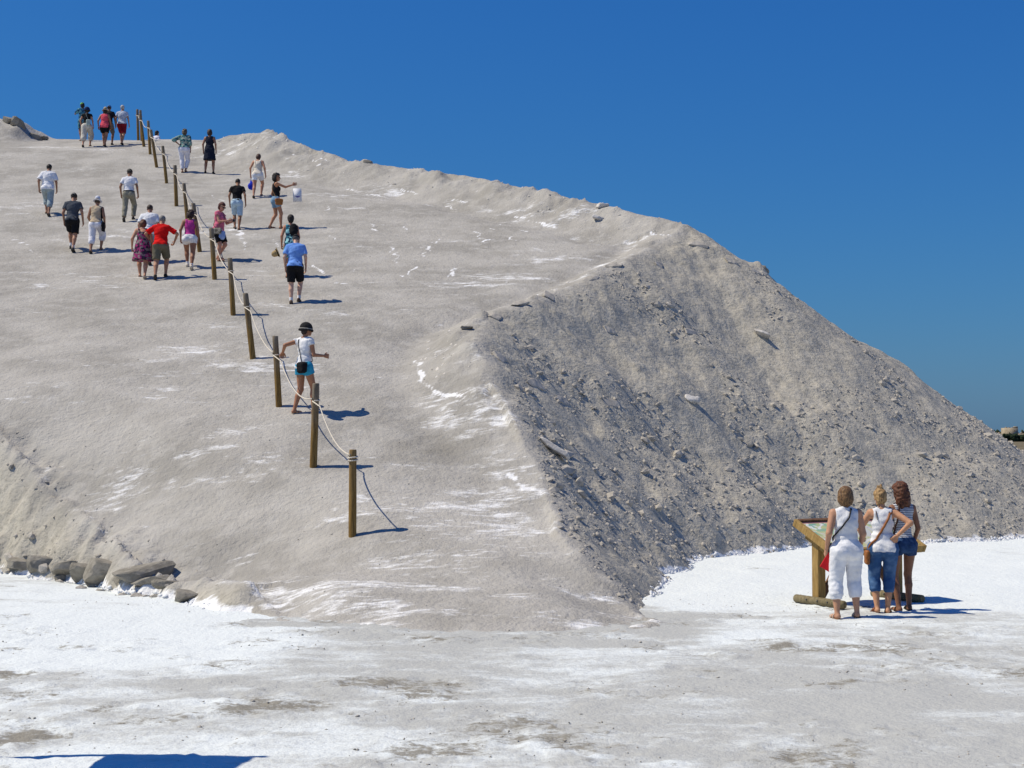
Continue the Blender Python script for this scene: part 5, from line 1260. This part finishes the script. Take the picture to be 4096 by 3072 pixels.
thing_mesh('paper_bag', [('bag_body', V1, [Q1], plain((.74, .75, .80), .7, .2, 'white_paper')), ('handle', V2, [Q2, T2], plain((.7, .7, .72), .7, .2, 'cord')), ('emblem', V4, [Q4, T4], plain((.10, .09, .34), .6, .2, 'print')), ('emblem', V5, [Q5, T5], plain((.10, .09, .34), .6, .2, 'print'))], None, 'white paper bag with small dark emblem hanging from the pointing hand', 'bag', None, False)

f = fig(-8.58, 48.60, 1.58, -2, 'woman in cream camisole and white shorts carrying a blue bag', True, 1.14, 1.02, 8, 0, WALK_R, (6, -4), [(-.11, .01, -.275), (.10, .01, -.275)], (22, 0, 0), (.40, .195, .12), .018, (.9, .6), group=GUP)
f.body(); f.top((.72, .64, .52), 0, -.035, .05, .014, cloth((.74, .66, .55)), tank=1.1, scoop=.02, wr=.004); f.strap_top(.007, cloth((.74, .66, .55))); f.bottom(WHT, .52, .010, .05, cloth((.74, .76, .82)), end=.086); f.hair((.075, .03, .018), None, 'bob', 1.06); f.shoes((.20, .11, .07), 'sandal')
hw = f.world(f.wri[0]+unit(f.wri[0]-f.elb[0])*.08); cb = hw+np.array([.04, -.02, -.27]); S = Solid(.04); S.ell(cb+np.array([0, 0, -.04]), (.13, .10, .13)); S.cone(cb+np.array([0, 0, .03]), cb+np.array([-.03, 0, .16]), .07, .02); S.wr = .006; V1, Q1 = S.mesh(.015)
V2, Q2, T2 = tube([cb+np.array([-.03, 0, .15]), hw+np.array([0, 0, -.02]), hw+np.array([.01, .01, .01])], .006, 5)
thing_mesh('drawstring_bag', [('sack', V1, [Q1], cloth((.015, .035, .50))), ('cord', V2, [Q2, T2], cloth((.015, .03, .35)))], None, 'bright blue drawstring bag held by the woman in the cream camisole', 'bag')

# --- near the top
f = fig(-12.14, 53.32, 1.66, 4, 'woman in teal patterned blouse and tight white trousers, hand on hip', True, 1.16, 1.06, 6, 0, [(-.03, -.03, 0, 0), (.03, .03, 0, 0)], (4, -20), [(-.02, -.045, -.17), (.06, .0, -.285)], (6, 0, 0), (.30, .15, .09), .018, (.7, .8), poles=[(-1, -.35, .1), (.35, -1, .05)], hipw=1.12)
f.body(); f.top((.05, .16, .18), 1.4, .02, .036, .022, cloth((.035, .12, .14), 'floral', (.16, .33, .30), (.35, .38, .32)), wr=.005, name='blouse'); f.bottom(WHT, 1.86, .004, .07, cloth((.78, .77, .84)), name='trousers', end=.062); f.hair((.09, .07, .05), (.16, .12, .08), 'curly', 1.12); f.shoes((.05, .045, .04), 'sandal')

f = fig(-11.19, 53.28, 1.66, 2, 'woman in sleeveless navy dress standing beside the one in white trousers', True, 1.1, 1.0, 2, 0, [(-.09, .0, 0, 0), (.085, .02, 0, 0)], (10, -10), [(-.08, .02, -.285), (.07, .01, -.285)], (4, 18, 0), (.27, .13, .08), .018, (.6, .6))
f.body(); f.dress(NAVY, -.225, cloth((.014, .018, .035)), .05, .036, .85, .0); f.hair((.03, .016, .012), (.06, .028, .02), 'bob', 1.16); f.shoes((.02, .02, .02), 'shoe')

f = fig(-16.02, 59.10, 1.70, 0, 'man in pale grey T-shirt and dark red shorts with white hair', False, 1.12, 1.0, 4, 0, WALK_L, (6, -6), [(-.06, .05, -.275), (.075, .05, -.275)], (4, 0, 0), (.36, .19, .12), .019, (.6, .6), group=GTOP)
f.body(); f.top((.50, .55, .66), .62, -.02, .036, .020, cloth((.50, .55, .66)), wr=.004); f.bottom((.24, .012, .025), .92, .022, .05, cloth((.24, .012, .025))); f.hair((.40, .40, .40), (.6, .6, .6), 'short', 1.05); f.shoes((.10, .05, .035), 'sandal')
f = fig(-16.47, 58.76, 1.72, 3, 'person in blue cap and dark top, mostly hidden behind the coral top', False, .98, .95, 4, 0, WALK_R, (6, -6), [(-.06, .02, -.285), (.075, .04, -.28)], (4, 0, 0), (.24, .12, .07), .019, (.6, .6), group=GTOP)
f.body(); f.top(BLACK, .62, -.02, .036, .018, cloth((.02, .02, .025))); f.bottom((.16, .15, .14), .9, .02, .05, cloth((.16, .15, .14))); f.hair((.02, .015, .012), None, 'short', 1.03); f.hat('cap', (.07, .16, .36), None, cloth((.07, .17, .38))); f.shoes((.03, .03, .03), 'shoe')
f = fig(-16.51, 58.31, 1.63, 2, 'woman in coral sleeveless top, black shorts and straw hat', True, 1.12, .98, 5, 0, WALK_L, (6, -6), [(-.11, .01, -.275), (.07, .05, -.27)], (10, 0, 0), (.30, .14, .08), .019, (.8, .6), group=GTOP)
f.body(); f.top((.72, .08, .12), 0, -.055, .04, .018, cloth((.75, .09, .13)), tank=.8, wr=.004, flare=.03); f.bottom(BLACK, .62, .022, .05, cloth(BLACK)); f.hair((.03, .018, .012), None, 'bob', 1.08); f.hat('brim', (.50, .42, .30), (.10, .07, .05), cloth((.52, .44, .31), 'straw', (.35, .28, .18))); f.shoes((.12, .06, .04), 'sandal')
f = fig(-17.18, 58.13, 1.68, 4, 'woman in navy hat, black top and cream cropped trousers', True, 1.0, .95, 4, 0, WALK_R, (6, -6), [(-.09, .06, -.26), (.06, .08, -.26)], (6, 8, 0), (.38, .19, .115), .019, (.6, .6), group=GTOP)
f.body(); f.top(BLACK, .3, .0, .038, .012, cloth((.012, .012, .014))); f.bottom((.55, .52, .46), 1.12, .045, .06, cloth((.56, .53, .47)), name='cropped_trousers', end=.10); f.hair((.02, .015, .012), None, 'bob', 1.08); f.hat('bowl', NAVY, None, cloth((.012, .025, .09))); f.shoes((.12, .07, .05), 'sandal')
crossbody(f, [(.06, -.085, .09), (.04, -.075, .16), (.0, -.065, .25), (-.02, -.02, .305), (-.03, .05, .25), (.03, .08, .12), (.09, .03, .06)], (.058, -.105, .06), (.17, .08, .25), cloth((.36, .44, .42)), cloth((.2, .24, .24)), 'pale grey-green bag on the back of the woman in the navy hat', .01, 0, 24)
f = fig(-18.30, 61.3, 1.68, 38, 'person in lime green cap and turquoise print shirt raising a camera', False, .98, .95, 2, 0, STEP, (6, -6), [(.06, .16, .015), (-.02, .17, .015)], (-2, 0, 0), (.24, .115, .065), .019, (1.0, 1.0), poles=[(-.8, 0, -1), (.8, 0, -1)], group=GTOP)
f.body(); f.top((.04, .20, .30), .8, -.03, .036, .022, cloth((.035, .17, .26), 'floral', (.14, .36, .40), (.02, .05, .12)), wr=.004); f.bottom((.05, .2, .26), .8, .024, .05, cloth((.05, .16, .22), 'floral', (.12, .30, .34), (.02, .05, .10))); f.hair((.02, .015, .012), None, 'bob', 1.07); f.hat('cap', (.18, .80, .05), None, cloth((.20, .85, .06))); f.shoes((.5, .4, .33), 'sandal')
hw = f.world((f.wri[0]+f.wri[1])/2+np.array([0, .08, .03])); Rb = np.array(Matrix.Rotation(f.yaw, 3, 'Z')); S = Solid(0); S.box(hw, (.06, .022, .04), Rb, .01); V1, Q1 = S.mesh(.009); S = Solid(0); S.cone(hw+Rb@np.array([0, .02, 0]), hw+Rb@np.array([0, .06, 0]), .028, .026); V2, Q2 = S.mesh(.009)
thing_mesh('camera', [('camera_body', V1, [Q1], plain((.02, .02, .02), .4, .4, 'camera_shell')), ('lens', V2, [Q2], plain(BLACK, .3, .5, 'lens'))], None, 'black camera raised by the person in the lime green cap', 'camera')
f = fig(-16.30, 65.75, 1.74, -30, 'dark-haired person in white shirt, half hidden beyond the crest by the posts', True, 1.1, 1.0, 7, 0, STEP, (5, -5), [(-.05, .08, -.27), (.07, .05, -.275)], (8, 0, 0), TAN, .02, (.5, .5), group=GTOP)
f.body(); f.top(WHT, .6, -.04, .036, .028, cloth((.78, .76, .86)), wr=.005, flare=.02); f.bottom((.1, .1, .12), .9, .02, .05, cloth((.10, .10, .12))); f.hair((.02, .014, .012), None, 'nape', 1.1); f.shoes((.1, .08, .06), 'sandal')
f = fig(-17.70, 67.0, 1.76, 0, 'dark head of a person just showing above the crest', False, 1.0, 1.0, 4, 0, STEP, (5, -5), None, (4, 0, 0), TAN, .02, (.5, .5), group=GTOP)
f.body(); f.top((.1, .12, .2), .6, -.02, .036, .018, cloth((.10, .12, .20))); f.bottom(BLACK, .9, .02, .05, cloth(BLACK)); f.hair((.018, .013, .012), None, 'nape', 1.16); f.shoes((.05, .04, .04), 'shoe')

# ---------------------------------------------------------------- far shore: marsh, trees, rampart and tower
t = NT('marsh_grass', .95, .1); n = t.noise(t.pos(.02, .05, 1), 1.0, 5, .6); M_MARSH = t.col(t.mix(t.step(n, .35, .65), (.10, .085, .05), (.20, .165, .105)))
mx = np.linspace(-1500, 2500, 60); my = np.array([150, 200, 300, 450, 700, 1000, 1400, 1900, 2600, 4000, 7000.])
def marsh_z(X, Y): return .12+.25*vnoise(X*.05, Y*.05, 3)*smooth(160, 260, Y)+.1, {}
m_o = obj('marsh', grid_mesh('marsh', mx, my, marsh_z, M_MARSH)); tag(m_o, 'brown marsh beyond the heap', kind='structure')
t = NT('far_foliage', .95, .1); n = t.noise(t.pos(1, 1, 1), .25, 4, .6); M_FARTREE = t.col(t.mix(t.step(n, .35, .65), (.012, .022, .014), (.035, .05, .025)))
t = NT('tower_stone', .95, .1); n = t.noise(t.pos(1, 1, 1), .35, 5, .65); M_STONE = t.col(t.mix(t.step(n, .3, .7), (.30, .245, .17), (.44, .37, .27)))
def tree_belt(name, x0, x1, y, zmin, zmax, count, seed, label):
    r = np.random.default_rng(seed); X = np.sort(r.uniform(x0, x1, count)); Y = y+r.uniform(-14, 14, count); S = r.uniform(2.0, 5.0, count)
    parts = []
    for x, yy, s_ in zip(X, Y, S):
        h = r.uniform(zmin, zmax)
        for k in range(3):
            V, Q, T = ball((0, 0, 0), 1.0, 7, 5); V = V*(1+.22*r.normal(size=(len(V), 1)))
            V = V*np.array([s_, s_*.8, h*.34])+np.array([x+r.uniform(-2, 2), yy, h*(.30+.26*k)]); parts.append((V, Q, T, 0))
    V, Fs, mi = join(parts); o = obj(name, mesh_np(name, V, Fs, M_FARTREE, False)); tag(o, label, kind='stuff'); return o
tree_belt('tree_belt', 480, 860, 1880, 7, 10.0, 210, 5, 'dark belt of far trees in front of the rampart')
tree_belt('tree_belt', 480, 860, 2080, 11, 15, 160, 6, 'dark treetops behind the rampart')
# rampart with merlons
wall = empty('rampart', (660, 1960, 0)); tag(wall, 'long crenellated town wall behind far trees at the right edge', 'wall')
def simple_box(name, parent, c, s_, mat):
    v = np.array([(i, j, k) for i in (-.5, .5) for j in (-.5, .5) for k in (-.5, .5)])*np.array(s_)+np.array(c)
    q = np.array([(0, 1, 3, 2), (4, 6, 7, 5), (0, 4, 5, 1), (2, 3, 7, 6), (0, 2, 6, 4), (1, 5, 7, 3)]); return v, q
V, Q = simple_box('', None, (0, 0, 5.5), (420, 3, 11), None); obj('curtain_wall', mesh_np('curtain_wall', V, Q, M_STONE, False), wall)
parts = []
for i in range(84):
    V, Q = simple_box('', None, (-207+i*5, -.9, 11.9), (2.6, 1.0, 1.8), None); parts.append((V, Q, np.zeros((0, 3), int), 0))
V, Fs, mi = join(parts); o = obj('merlons', mesh_np('merlons', V, Fs, M_STONE, False), wall); o['kind'] = 'stuff'
tw = empty('tower', (667, 1945, 0)); tag(tw, 'square stone tower above the town wall at the right edge', 'tower')
V, Q = simple_box('', None, (0, 0, 9.2), (17, 17, 18.4), None); obj('keep', mesh_np('keep', V, Q, M_STONE, False), tw)
for i, (x, w, h) in enumerate([(-7.2, 2.4, 1.2), (-3.2, 2.2, .8), (1.2, 2.2, .8), (5.6, 5.6, 2.0)]):
    V, Q = simple_box('', None, (x, -7.5, 18.4+h/2), (w, 1.6, h), None); obj('merlon', mesh_np('merlon', V, Q, M_STONE, False), tw)
for i, (x, z) in enumerate([(-3, 12), (3.5, 14.5)]):
    V, Q = simple_box('', None, (x, -8.52, z), (.7, .1, 1.8), None); obj('window', mesh_np('window', V, Q, plain((.03, .025, .02), .9, .1, 'dark_opening'), False), tw)
